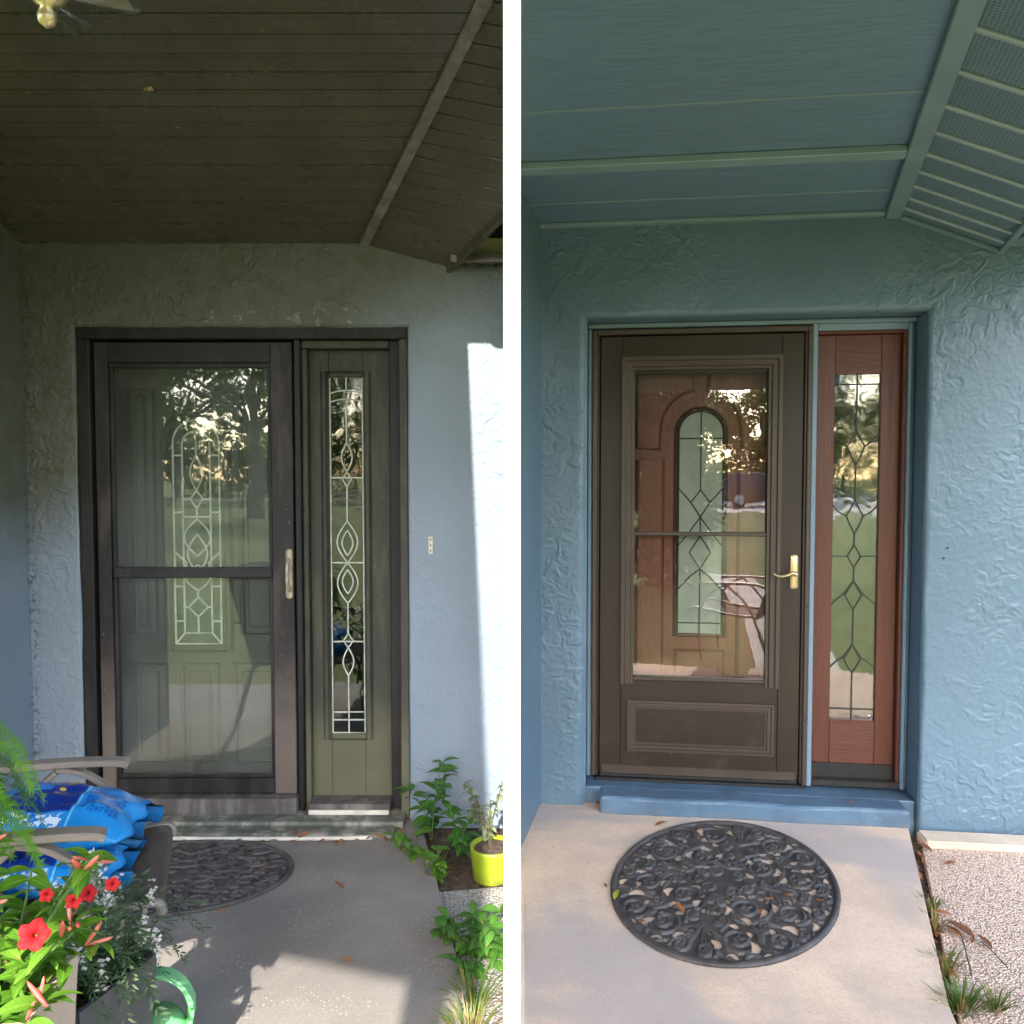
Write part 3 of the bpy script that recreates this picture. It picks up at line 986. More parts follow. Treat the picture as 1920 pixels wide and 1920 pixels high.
obj('backing', bm, MT['black'], ceil)
bm = new()
n1 = 1.88
prism(bm, [(trr(0) - .003, 0, CR - .001), (trr(0) + .062, 0, CR - .001), (trr(n1) + .062, -n1, CR - .001), (trr(n1) - .003, -n1, CR - .001)], (0, 0, -.026))
bmesh.ops.bevel(bm, geom=[e for e in bm.edges], offset=.003, segments=1, affect='EDGES')
obj('trim', bm, MT['ceil_trim'], nw)
# vented soffit sloping down to the right
def vented():
    t = NT('vented_soffit_paint')
    sx = t.map((1, 1, 1), rot=(0, 0, R(12)))
    vn = t.n('ShaderNodeTexVoronoi', feature='F1', voronoi_dimensions='2D')
    t.l(sx, vn.inputs['Vector']); vn.inputs['Scale'].default_value = 88; vn.inputs['Randomness'].default_value = .12
    k = vn.outputs['Distance']
    hole = t.ss(k, .36, .26)
    c = t.mix(t.ss(t.noise(4, 4), .3, .7), (.13, .21, .27), (.155, .24, .30))
    c = t.mix(t.math('MULTIPLY', hole, .6), c, (.035, .055, .07))
    t.bump(t.math('MULTIPLY', hole, -1.0), .6, .003)
    return t.done(c, .45)
MT['vent'] = vented()
sof = empty('soffit'); sof.parent = nw
drop = .168 / .40
def spt(n, f):
    u0 = trr(n) + .060
    return Vector((u0 + .395 * f, -n, CR - .012 - (drop * .395 - .01) * f))
edges = [0, .12, .245, .385, .535, .70, .88, 1.07, 1.28, 1.5, 1.72, 1.90]
for a, b_ in zip(edges, edges[1:]):
    bm = new()
    g = .020
    prism(bm, [spt(a, 0), spt(a, 1), spt(b_ - g, 1), spt(b_ - g, 0)], (0, 0, .01))
    obj('vent_panel', bm, MT['vent'], sof)
    bm = new()
    lo = Vector((0, 0, -.010))
    P = [spt(b_ - g, 0), spt(b_ - g, 1), spt(b_, 1), spt(b_, 0)]
    prism(bm, [p + lo for p in P], (0, 0, .012))
    bmesh.ops.bevel(bm, geom=[e for e in bm.edges], offset=.003, segments=1, affect='EDGES')
    obj('rib', bm, MT['rib'], sof)
bm = new()
prism(bm, [spt(0, 0) + Vector((0, 0, .013)), spt(0, 1) + Vector((0, 0, .013)), spt(1.72, 1) + Vector((0, 0, .013)), spt(1.72, 0) + Vector((0, 0, .013))], (0, 0, .02))
obj('backing', bm, MT['black'], sof)
bm = new()
sweep(bm, [spt(0, 1) + Vector((.012, .002, -.004)), spt(1.72, 1) + Vector((.012, 0, -.004))], rect(.014, .018, .003))
obj('eave_trim', bm, MT['ceil_trim'], nw)
bm = new()
sweep(bm, [spt(0, 0) + Vector((0, -.010, -.012)), spt(0, 1) + Vector((0, -.010, -.012))], rect(.008, .008, .002))
obj('wall_trim', bm, MT['ceil_trim'], nw)
bm = new(); bx(bm, 1.225, 1.75, -1.7, -.002, 2.494, 2.53)
obj('eave_return', bm, MT['ceil_trim'], nw)
bm = new()
rp = [inv @ Vector(p) for p in ((.022, 3.9, CR + .10), (.022, -1.80, CR + .10), (2.35, -1.80, CR + .10), (2.35, 3.6, CR + .10))]
prism(bm, rp, (0, 0, .10))
obj('shade_roof_deck', bm, MT['roof'], nw)  # unseen deck run out behind the camera to keep this front shaded
bm = new()
rp = [inv @ Vector(p) for p in ((.022, -1.802, 2.50), (.022, -1.83, 2.50), (2.35, -1.83, 2.50), (2.35, -1.802, 2.50))]
prism(bm, rp, (0, 0, .38))
obj('fascia', bm, MT['ceil_trim'], nw)

bm = new(); bx(bm, -.83, 2.3, .42, .48, -.1, CR + .09)
bx(bm, 1.16, 2.0, .006, .41, 2.47, CR + .09)
bx(bm, -.9, 1.1, .265, .41, 2.27, CR + .09)
obj('room_wall', bm, MT['dark_room'], nw)
# --- the new door unit
fr = empty('door_frame'); fr.parent = nw
D = .150                                         # depth of the frame plane inside the reveal
# blue brick mould
fbox('brick_mould', fr, MT['blue_trim'], -.5365, -.512, D - .02, D + .06, .092, 2.212, bev=.006)
fbox('brick_mould', fr, MT['blue_trim'], .8910, .9085, D - .03, D + .06, .092, 2.2125, bev=.006)
fbox('brick_mould', fr, MT['blue_trim'], .9090, .9275, D - .005, D + .06, .092, 2.2125, bev=.006)
fbox('brick_mould', fr, MT['blue_trim'], -.5365, .9273, D - .025, D + .06, 2.2130, 2.2375, bev=.006)
fbox('mullion', fr, MT['blue_trim'], .4785, .500, D - .028, D + .06, .092, 2.2126, bev=.003)
fbox('head', fr, MT['blue_trim'], .5005, .8905, D - .022, D + .06, 2.182, 2.2122, bev=.003)
# storm door Z-bar
zb = empty('storm_frame'); zb.parent = nw
fbox('hinge_rail', zb, MT['bronze_lite'], -.5115, -.490, D - .030, D + .03, .10, 2.205, bev=.003)
fbox('hinge_bead', zb, MT['bronze'], -.4895, -.480, D - .022, D + .03, .10, 2.18, bev=.002)
fbox('latch_rail', zb, MT['bronze_lite'], .4585, .4782, D - .030, D + .03, .094, 2.205, bev=.003)
fbox('latch_bead', zb, MT['bronze'], .4465, .4582, D - .022, D + .03, .10, 2.18, bev=.002)
fbox('head_rail', zb, MT['bronze_lite'], -.4897, .4583, D - .032, D + .03, 2.1815, 2.2055, bev=.003)
for zz in (2.10, 1.52, .93, .40):
    for xx in (-.501, .468):
        b = new(); lathe(b, [(0, 0), (.0045, 0), (.0035, .0025), (0, .003)], 8, Matrix.Translation((xx, D - .0302, zz)) @ Matrix.Rotation(R(90), 4, 'X'))
        obj('screw', b, MT['black'], zb)
sd = empty('storm_door'); sd.parent = nw
Y0, Y1 = D - .018, D + .028
X0, X1, Z0, Z1 = -.476, .444, .112, 2.176
GX0, GX1, GZ0, GZ1 = -.318, .290, .575, 2.000
fbox('stile', sd, MT['bronze'], X0, GX0 - .055, Y0, Y1, Z0, Z1, bev=.004)
fbox('stile', sd, MT['bronze'], GX1 + .055, X1, Y0, Y1, Z0, Z1, bev=.004)
fbox('top_rail', sd, MT['bronze'], GX0 - .0555, GX1 + .0555, Y0 + .0006, Y1, GZ1 + .075, Z1 - .001, bev=.002)
fbox('kick_panel', sd, MT['bronze'], GX0 - .0555, GX1 + .0555, Y0 + .0006, Y1, Z0 + .001, GZ0 - .012, bev=.002)
fbox('sweep_rail', sd, MT['bronze_lite'], X0 + .012, X1 - .012, Y0 - .006, Y0 - .0003, Z0 + .001, Z0 + .042, bev=.002)
# glazing moulding with stepped profile
def mould_frame(par, name, mat, x0, x1, z0, z1, w_, h_, y, open_bottom=False):
    prof = [(0, 0), (w_ * .0, h_), (w_ * .28, h_), (w_ * .36, h_ * .62), (w_ * .72, h_ * .62), (w_ * .80, h_ * .25), (w_, h_ * .25), (w_, 0)]
    def seg(p, q, d):
        # p->q outer edge, d = inward direction in the door plane
        b = new()
        (px_, pz), (qx, qz) = p, q
        L = math.hypot(qx - px_, qz - pz)
        tx, tz = (qx - px_) / L, (qz - pz) / L
        A = []; B = []
        for a_, h in prof:
            A.append(b.verts.new((px_ + d[0] * a_ + tx * a_ * mi[0], y - h, pz + d[1] * a_ + tz * a_ * mi[0])))
            B.append(b.verts.new((qx + d[0] * a_ - tx * a_ * mi[1], y - h, qz + d[1] * a_ - tz * a_ * mi[1])))
        m = len(prof)
        for j in range(m):
            b.faces.new((A[j], A[(j + 1) % m], B[(j + 1) % m], B[j]))
        b.faces.new(A); b.faces.new(B[::-1])
        obj(name, b, mat, par)
    mi = (1, 1); seg((x0, z1), (x1, z1), (0, -1))
    if open_bottom:
        mi = (1, 0); seg((x0, z1 - .0006), (x0, z0), (1, 0)); seg((x1, z1 - .0006), (x1, z0), (-1, 0))
    else:
        mi = (1, 1); seg((x0, z1 - .0006), (x0, z0), (1, 0)); seg((x1, z1 - .0006), (x1, z0), (-1, 0)); seg((x0, z0), (x1, z0), (0, 1))
mould_frame(sd, 'glazing_moulding', MT['bronze_lite'], GX0 - .058, GX1 + .058, GZ0 - .030, GZ1 + .078, .060, .022, Y0 + .002, open_bottom=True)
fbox('glazing_sill', sd, MT['bronze_lite'], GX0 + .003, GX1 - .003, Y0 - .006, Y1, GZ0 - .0115, GZ0 + .006, bev=.003)
fbox('glazing_top', sd, MT['bronze'], GX0 - .0545, GX1 + .0545, Y0 + .012, Y1 - .002, GZ1 + .001, GZ1 + .0745, bev=.002)
fbox('meeting_rail', sd, MT['bronze_lite'], GX0 + .002, GX1 - .002, Y0 + .002, Y0 + .016, 1.247, 1.266, bev=.003)
fbox('glass_pane', sd, MT['glass'], GX0 - .01, GX1 + .01, Y0 + .022, Y0 + .0255, 1.256, GZ1 + .01, bev=0)
fbox('glass_pane', sd, MT['glass'], GX0 - .01, GX1 + .01, Y0 + .010, Y0 + .0135, GZ0, 1.2465, bev=0)
mould_frame(sd, 'kick_moulding', MT['bronze_lite'], -.343, .330, .225, .468, .040, .014, Y0)
# lever handle
b = new(); bx(b, .394, .428, Y0 - .010, Y0 - .0005, 1.010, 1.166, bev=.0095, seg=3)
hd = obj('handle', b, MT['brass'], sd, smooth=True)
b = new(); lathe(b, [(0, 0), (.012, 0), (.012, .03), (.009, .04), (0, .041)], 14, Matrix.Translation((.411, Y0 - .010, 1.080)) @ Matrix.Rotation(R(90), 4, 'X'))
pth = catmull([(.414, Y0 - .045, 1.080), (.395, Y0 - .048, 1.085), (.372, Y0 - .048, 1.076), (.345, Y0 - .046, 1.069), (.325, Y0 - .042, 1.074), (.314, Y0 - .036, 1.082)], 5)
sweep(b, pth, circ(.0085, 8), up=(0, 1, 0), scales=[1 - .5 * i / (len(pth) - 1) for i in range(len(pth))])
obj('lever', b, MT['brass'], hd, smooth=True)
# black weather strip and threshold
fbox('door_sweep', zb, MT['black'], X0 + .004, X1 - .004, Y0 + .004, Y1, .094, .1105, bev=.002)
fbox('threshold', zb, MT['black'], -.489, .4582, D - .034, D + .06, .080, .0935, bev=.002)

# entry door behind the storm glass (red-brown wood grain)
YD = D + .10
ed = empty('entry_door'); ed.parent = nw
fbox('door_leaf', ed, MT['red_panel'], -.47, .44, YD, YD + .045, .10, 2.17, bev=.003)
LX0, LX1, LZ0, LZT = -.105, .105, .765, 1.835
ring = arch(LX0 - .012, LX1 + .012, LZ0 - .012, LZT + .012)
b = new(); ring_moulding(b, ring, .010, .010, YD)
lite = obj('lite_frame', b, MT['red_wood'], ed)
b = new()
b.faces.new([b.verts.new((x, YD - .003, z)) for x, z in arch(LX0, LX1, LZ0, LZT)])
obj('lite_glass', b, MT['frosted'], lite)
cx = 0
b = new()
LN = [arch(LX0 + .002, LX1 - .002, LZ0 + .002, LZT - .002) + [(LX0 + .002, LZ0 + .002)], [(LX0, 1.705), (LX1, 1.705)], [(0, LZT), (0, 1.46)], [(0, 1.03), (0, LZ0)], [(LX0, .82), (LX1, .82)]]
LN += [[(LX0, 1.47), (-.045, 1.40), (0, 1.33), (.05, 1.26), (LX1, 1.19)], [(LX1, 1.47), (.045, 1.40), (0, 1.33), (-.05, 1.26), (LX0, 1.19)], [(0, 1.46), (-.045, 1.40)], [(0, 1.46), (.045, 1.40)]]
LN += [[(0, 1.24), (-.05, 1.16), (0, 1.08), (.05, 1.16), (0, 1.24)], [(0, 1.08), (-.04, 1.05), (LX0, .98)], [(0, 1.08), (.04, 1.05), (LX1, .98)], [(0, 1.33), (0, 1.24)], [(0, 1.08), (0, 1.03)]]
cames(b, LN, YD - .006, .003)
obj('caming', b, MT['came_dark'], lite)
def raised(name, pts, d=.05):
    """moulding along an outline plus a bevelled raised field"""
    b = new()
    ring_moulding(b, pts, .016, .024, YD)
    c = Vector((sum(p[0] for p in pts) / len(pts), 0, sum(p[1] for p in pts) / len(pts)))
    b2 = new()
    f = b2.faces.new([b2.verts.new((x, YD - .001, z)) for x, z in pts])
    r = bmesh.ops.inset_region(b2, faces=[f], thickness=.014, depth=0)
    f = [q for q in b2.faces if len(q.verts) == len(pts)][0]
    r = bmesh.ops.inset_region(b2, faces=[f], thickness=.024, depth=0)
    inner = [q for q in b2.faces if len(q.verts) == len(pts)]
    inner = min(inner, key=lambda q: q.calc_area())
    for v in inner.verts:
        v.co.y = YD - .026
    merge(b, b2)
    obj(name, b, MT['red_panel'], ed)
def corner_panel(sgn):
    # rectangle with a concave quarter circle cut from the lower inner corner
    x_out, x_in, z1, z0 = .292, .045, 2.06, 1.66
    pts = [(x_out, z0), (x_out, z1), (x_in, z1), (x_in, 1.945)]
    for i in range(1, 10):
        a = math.pi / 2 * (1 - i / 10)
        pts.append((.20 * math.cos(a) * .98, 1.745 + .20 * math.sin(a)))
    pts.append((.197, 1.745)); pts.append((.197, z0))
    # order counter-clockwise from above
    return [(sgn * x - .004, z) for x, z in pts][::sgn]
raised('raised_panel', corner_panel(-1))
raised('raised_panel', corner_panel(1))
for s in (-1, 1):
    x0, x1 = sorted((s * .185, s * .292))
    raised('raised_panel', rectp(x0, x1, .58, 1.60))
    raised('raised_panel', rectp(x0, x1, .20, .54))
raised('raised_panel', rectp(-.105, .105, .20, .685))

# sidelight
sl = empty('sidelight'); sl.parent = nw
YS = D + .022
gx0, gx1, gz0, gz1 = .590, .790, .395, 1.990
fbox('jamb', sl, MT['red_wood'], .875, .8902, D - .012, D + .06, .12, 2.1815, bev=.003)
fbox('jamb', sl, MT['red_wood'], .5008, .506, D - .012, D + .06, .12, 2.1815, bev=.002)
fbox('head', sl, MT['red_wood_h'], .5065, .8745, D - .010, D + .06, 2.168, 2.1815, bev=.003)
fbox('stile', sl, MT['red_wood'], .5065, gx0, YS, YS + .04, .19, 2.1675, bev=.003)
fbox('stile', sl, MT['red_wood'], gx1, .8745, YS, YS + .04, .19, 2.1675, bev=.003)
fbox('top_rail', sl, MT['red_wood_h'], gx0 + .0005, gx1 - .0005, YS + .001, YS + .04, gz1, 2.167, bev=.002)
fbox('bottom_rail', sl, MT['red_wood_h'], gx0 + .0005, gx1 - .0005, YS + .001, YS + .04, .1905, gz0, bev=.002)
fbox('lite_glass', sl, MT['side_glass'], gx0 - .002, gx1 + .002, YS + .014, YS + .018, gz0 - .002, gz1 + .002, bev=0)
fbox('lite_backing', sl, simple('pale_curtain', (.30, .33, .27), .9, .35, 7, 0), gx0 - .01, gx1 + .01, YS + .06, YS + .07, gz0 - .01, gz1 + .01, bev=0)
b = new(); bx(b, .5008, .8902, D - .02, D + .06, .094, .1195, bev=.003)
for i in range(7):
    yy = D - .018 + i * .006
    bx(b, .503, .888, yy, yy + .003, .1196, .1225)
bx(b, .5068, .8742, D + .022, D + .058, .1228, .1898)
obj('sill', b, MT['black'], sl)
def zp2(y):
    return 1.993 + (y - 697) * (.393 - 1.993) / (1359 - 697)
cx = (gx0 + gx1) / 2
hw = (gx1 - gx0) / 2
b = new()
LN = [[(gx0, zp2(717)), (gx1, zp2(717))], [(gx0, zp2(1338)), (gx1, zp2(1338))], [(gx0, zp2(1043)), (cx - .028, zp2(1043))], [(cx + .028, zp2(1043)), (gx1, zp2(1043))]]
def curve(pts):
    return [(p.x, p.z) for p in catmull([(x, 0, z) for x, z in pts], 5)]
for top, mid, bot, ed_y, up_ in ((801, 834, 870, 810, 1), (935, 966, 1000, 945, 1), (1090, 1117, 1145, 1137, 0), (1212, 1241, 1268, 1258, 0)):
    q = .038
    for s in (-1, 1):
        LN.append(curve([(cx, zp2(top)), (cx + s * q * .55, zp2(top + (mid - top) * .62)), (cx + s * q, zp2(mid))]))
        LN.append(curve([(cx + s * q, zp2(mid)), (cx + s * q * .55, zp2(mid + (bot - mid) * .5)), (cx, zp2(bot))]))
        if up_:
            LN.append(curve([(cx + s * hw, zp2(ed_y)), (cx + s * hw * .7, zp2(ed_y + 14)), (cx + s * q, zp2(mid))]))
        else:
            LN.append(curve([(cx + s * hw, zp2(ed_y)), (cx + s * hw * .65, zp2(ed_y - 14)), (cx + s * q, zp2(mid - 4)), (cx, zp2(top))]))
LN += diamond(cx, zp2(1065), zp2(1022), .030)
for a, c in ((697, 801), (870, 935), (1000, 1022), (1065, 1090), (1145, 1212), (1268, 1359)):
    LN.append([(cx, zp2(a)), (cx, zp2(c))])
cames(b, LN, YS + .010, .0026)
obj('caming', b, MT['came_dark'], sl)
fbox('pane_sticker', sl, MT['white'], gx1 - .026, gx1 - .012, YS + .0125, YS + .0132, gz0 + .018, gz0 + .022, bev=0)
# raised painted sill step
b = new(); bx(b, -.47, .872, -.075, D - .035, -.01, .078, bev=.016, seg=3)
bx(b, -.5365, .9275, .036, .24, -.01, .0795, bev=.006, seg=2)
bmesh.ops.subdivide_edges(b, edges=[e for e in b.edges if e.calc_length() > .3], cuts=24, use_grid_fill=True)
for v in b.verts:
    if v.co.y < -.02:
        v.co.y += .006 * math.sin(v.co.x * 9 + 1) * .7 + random.uniform(-.0012, .0012)
        v.co.z += random.uniform(-.0012, .0012) + .002 * math.sin(v.co.x * 13)
obj('step', b, MT['blue_step'], nw, smooth=False)
for x, z in ((1.02, 1.215), (1.005, 1.17)):
    b = new(); lathe(b, [(0, 0), (.005, 0), (.005, .002), (0, .002)], 10, Matrix.Translation((x, -.007, z)) @ Matrix.Rotation(R(90), 4, 'X'))
    obj('wall_hole', b, MT['black'], nw)
# pale kerb block along the wall
pts = [hr(.905, .045), hr(1.60, .045), hr(1.60, .165), hr(.90, .165)]
b = new(); prism(b, [(x, y, -.10) for x, y in pts], (0, 0, .088))
bmesh.ops.bevel(b, geom=[e for e in b.edges], offset=.008, segments=2, affect='EDGES')
tag(obj('kerb_block', b, MT['kerb']), 'pale concrete kerb block lying along the foot of the blue wall', 'kerb')

# white post added as a divider between the two porches
post = empty('added_post', (0, 1.70, 0))
tag(post, 'slender white painted post added between the two porches', 'post')
b = new(); bx(b, -.0180, .0180, -.02, .10, -.09, 3.6, bev=.002)
obj('shaft', b, MT['white'], post)
b = new(); bx(b, -.0178, .0178, -.024, -.0205, -.09, .12, bev=.001)
obj('base_plate', b, MT['white'], post)
#@@OBJECTS@@
# ------------------------------------------------------------------ doormats: openwork rubber scrolls
def doormat(name, rx, ry, label, loc, rot, seed, NX=300, shapes=None):
    """a rubber sheet modelled as a relief on a fine grid; scroll ridges stand proud, beans are cut through"""
    NY = int(NX * ry / rx)
    xs = np.linspace(-1, 1, NX)
    ys = np.linspace(-1, 1, NY)
    Xn, Yn = np.meshgrid(xs, ys)
    # symmetric coordinates: the ornament is mirrored left/right and front/back
    A, B = np.abs(Xn), np.abs(Yn)
    P = np.stack([A * rx / .42, B * ry / .42 * (.42 / max(ry, .42) if ry > .42 else 1)], -1) if False else np.stack([A, B], -1)
    Rr = np.hypot(Xn, Yn)
    ridge = np.zeros_like(Xn)
    hole = np.zeros_like(Xn)
    def seg(pts, w_, hgt=1.0):
        nonlocal ridge
        d = np.full(Xn.shape, 9.0)
        for (x0, y0), (x1, y1) in zip(pts, pts[1:]):
            vx, vy = x1 - x0, y1 - y0
            L2 = vx * vx + vy * vy + 1e-9
            t = np.clip(((P[..., 0] - x0) * vx + (P[..., 1] - y0) * vy) / L2, 0, 1)
            d = np.minimum(d, np.hypot(P[..., 0] - x0 - t * vx, P[..., 1] - y0 - t * vy))
        ridge = np.maximum(ridge, hgt * np.clip(1 - (d / w_) ** 2, 0, 1))
    def spiral(cx_, cy_, r0, turns, a0, sgn, w_=.020, r1=.02):
        n = int(16 * turns) + 2
        pts = []
        for i in range(n):
            t = i / (n - 1)
            a = a0 + sgn * turns * 2 * math.pi * t
            r = r0 * (1 - t) + r1 * t
            pts.append((cx_ + r * math.cos(a), cy_ + r * math.sin(a)))
        seg(pts, w_)
    def bean(cx_, cy_, L_, w_, ang, bend=.5):
        nonlocal hole
        ca, sa = math.cos(ang), math.sin(ang)
        u = (P[..., 0] - cx_) * ca + (P[..., 1] - cy_) * sa
        v = -(P[..., 0] - cx_) * sa + (P[..., 1] - cy_) * ca
        v = v - bend * (u * u / L_ - L_ * .3)
        hole = np.maximum(hole, ((u / L_) ** 2 + (v / w_) ** 2 < 1).astype(float))
    # big scrolls
    S = [(.27, .30, .17, 1.6, 0.3, 1), (.62, .24, .15, 1.6, 2.2, -1), (.30, .66, .16, 1.7, -.6, 1), (.60, .58, .15, 1.5, 3.4, -1), (.83, .16, .09, 1.4, 1.0, 1),
         (.10, .86, .085, 1.4, .2, -1), (.47, .83, .07, 1.2, 2.0, 1), (.78, .44, .08, 1.3, 4.0, 1), (.10, .12, .07, 1.2, 1.2, -1), (.46, .45, .06, 1.2, .5, 1), (.13, .50, .06, 1.2, 2.5, -1), (.36, .09, .075, 1.3, .8, -1), (.56, .05, .05, 1.1, 2.0, 1), (.22, .05, .05, 1.1, 3.0, 1), (.70, .03, .04, 1.0, 1.0, -1), (.05, .27, .05, 1.1, .4, 1), (.05, .40, .045, 1.1, 2.4, 1), (.88, .04, .04, 1.0, 0, 1)]
    for q in S:
        spiral(*q)
        cx_, cy_, r0 = q[0], q[1], q[2]
        # leafy centre
        for k in range(5):
            a = k * 1.26 + q[4]
            seg([(cx_, cy_), (cx_ + r0 * .32 * math.cos(a), cy_ + r0 * .32 * math.sin(a))], .016, .75)
    # acanthus fan on the long axis and between the scrolls
    for k in range(6):
        a = .10 + k * .22
        seg([(.0, .58), (.02 + .10 * math.sin(a) , .62 + .12 * math.cos(a)), (.03 + .19 * math.sin(a), .62 + .20 * math.cos(a))], .014, .9)
        seg([(.40, .02), (.46 + .09 * math.cos(a), .02 + .07 * math.sin(a)), (.46 + .17 * math.cos(a), .02 + .13 * math.sin(a))], .013, .8)
        seg([(.0, .28), (.02 + .06 * math.sin(a), .30 - .08 * math.cos(a))], .012, .8)
    for pts in ([(.0, .40), (.10, .42), (.17, .50), (.15, .60)], [(.0, .2), (.14, .22), (.28, .12), (.45, .10)], [(.45, .12), (.47, .25), (.44, .38), (.36, .46)],
                [(.36, .48), (.46, .56), (.47, .68), (.40, .80)], [(.45, .40), (.58, .40), (.72, .34), (.78, .26)], [(.20, .84), (.32, .88), (.42, .90)], [(.74, .56), (.70, .66), (.60, .72)]):
        seg([(p.x, p.y) for p in catmull([(a, b, 0) for a, b in pts], 4)], .017)
    BN = [(.30, .43, .055, .022, .2), (.42, .29, .050, .020, 1.5), (.20, .16, .045, .018, -.2), (.49, .19, .045, .017, 1.1), (.66, .40, .060, .022, .3), (.75, .12, .045, .018, .8),
          (.14, .35, .045, .018, 1.4), (.15, .76, .055, .020, .9), (.44, .70, .060, .022, 1.4), (.30, .84, .045, .018, -.1), (.52, .48, .040, .016, .6), (.70, .28, .030, .014, -.7),
          (.10, .25, .026, .014, .4), (.58, .08, .035, .015, .1), (.07, .68, .025, .013, .3), (.36, .57, .030, .015, .9), (.84, .30, .040, .015, 1.4), (.56, .74, .045, .016, -.6), (.23, .52, .035, .015, .4), (.38, .08, .035, .014, .2), (.05, .42, .022, .012, 1.2), (.90, .10, .03, .012, 1.3), (.20, .93, .03, .010, .1), (.68, .64, .035, .014, 2.2)]
    for q in BN:
        bean(q[0], q[1], q[2] * 1.2, q[3] * 1.55, q[4])
    # rim and rope edge
    rim = np.clip(1 - ((Rr - .968) / .026) ** 2, 0, 1)
    ridge = np.where(Rr > .92, np.maximum(ridge * np.clip((.945 - Rr) / .03, 0, 1), rim), ridge)
    hole = np.where((Rr > .92), 0, hole)
    rr = np.random.default_rng(seed)
    Z = .004 + .009 * np.power(ridge, .6) + rr.normal(0, .0003, Xn.shape)
    keep = (Rr <= 1.0) & (hole < .5)
    co = np.stack([Xn * rx, Yn * ry, Z], -1).reshape(-1, 3)
    idx = np.arange(NX * NY).reshape(NY, NX)
    ok = keep[:-1, :-1] & keep[1:, :-1] & keep[:-1, 1:] & keep[1:, 1:]
    q = np.stack([idx[:-1, :-1], idx[:-1, 1:], idx[1:, 1:], idx[1:, :-1]], -1)[ok]
    used = np.unique(q)
    mp = -np.ones(NX * NY, int); mp[used] = np.arange(len(used))
    top = co[used]; qt = mp[q]
    n = len(used)
    # walls down to the floor along every open edge
    e = np.concatenate([qt[:, [0, 1]], qt[:, [1, 2]], qt[:, [2, 3]], qt[:, [3, 0]]])
    key = np.sort(e, 1)
    _, first, cnt = np.unique(key, axis=0, return_index=True, return_counts=True)
    be = e[first[cnt == 1]]
    bv = np.unique(be)
    mb = -np.ones(n, int); mb[bv] = n + np.arange(len(bv))
    low = top[bv].copy(); low[:, 2] = 0.0006
    wq = np.stack([be[:, 1], be[:, 0], mb[be[:, 0]], mb[be[:, 1]]], 1)
    me = bpy.data.meshes.new(name)
    me.from_pydata(np.concatenate([top, low]).tolist(), [], np.concatenate([qt, wq]).tolist())
    me.materials.append(MT['mat'])
    o = add(name, me, loc=loc, rot=rot)
    tag(o, label, 'doormat', 'scrollwork rubber doormats')
    return o
c = Vector((.775, 2.915))
doormat('doormat', .406, .555, 'large oval black rubber scrollwork doormat on the beige porch floor', (.796, 2.939, .0005), (0, 0, R(-26.5)), 3)
doormat('doormat', .43, .292, 'black scrollwork doormat half hidden behind the patio chair', (-1.27, 2.985, .0005), (0, 0, R(6)), 4, NX=240)

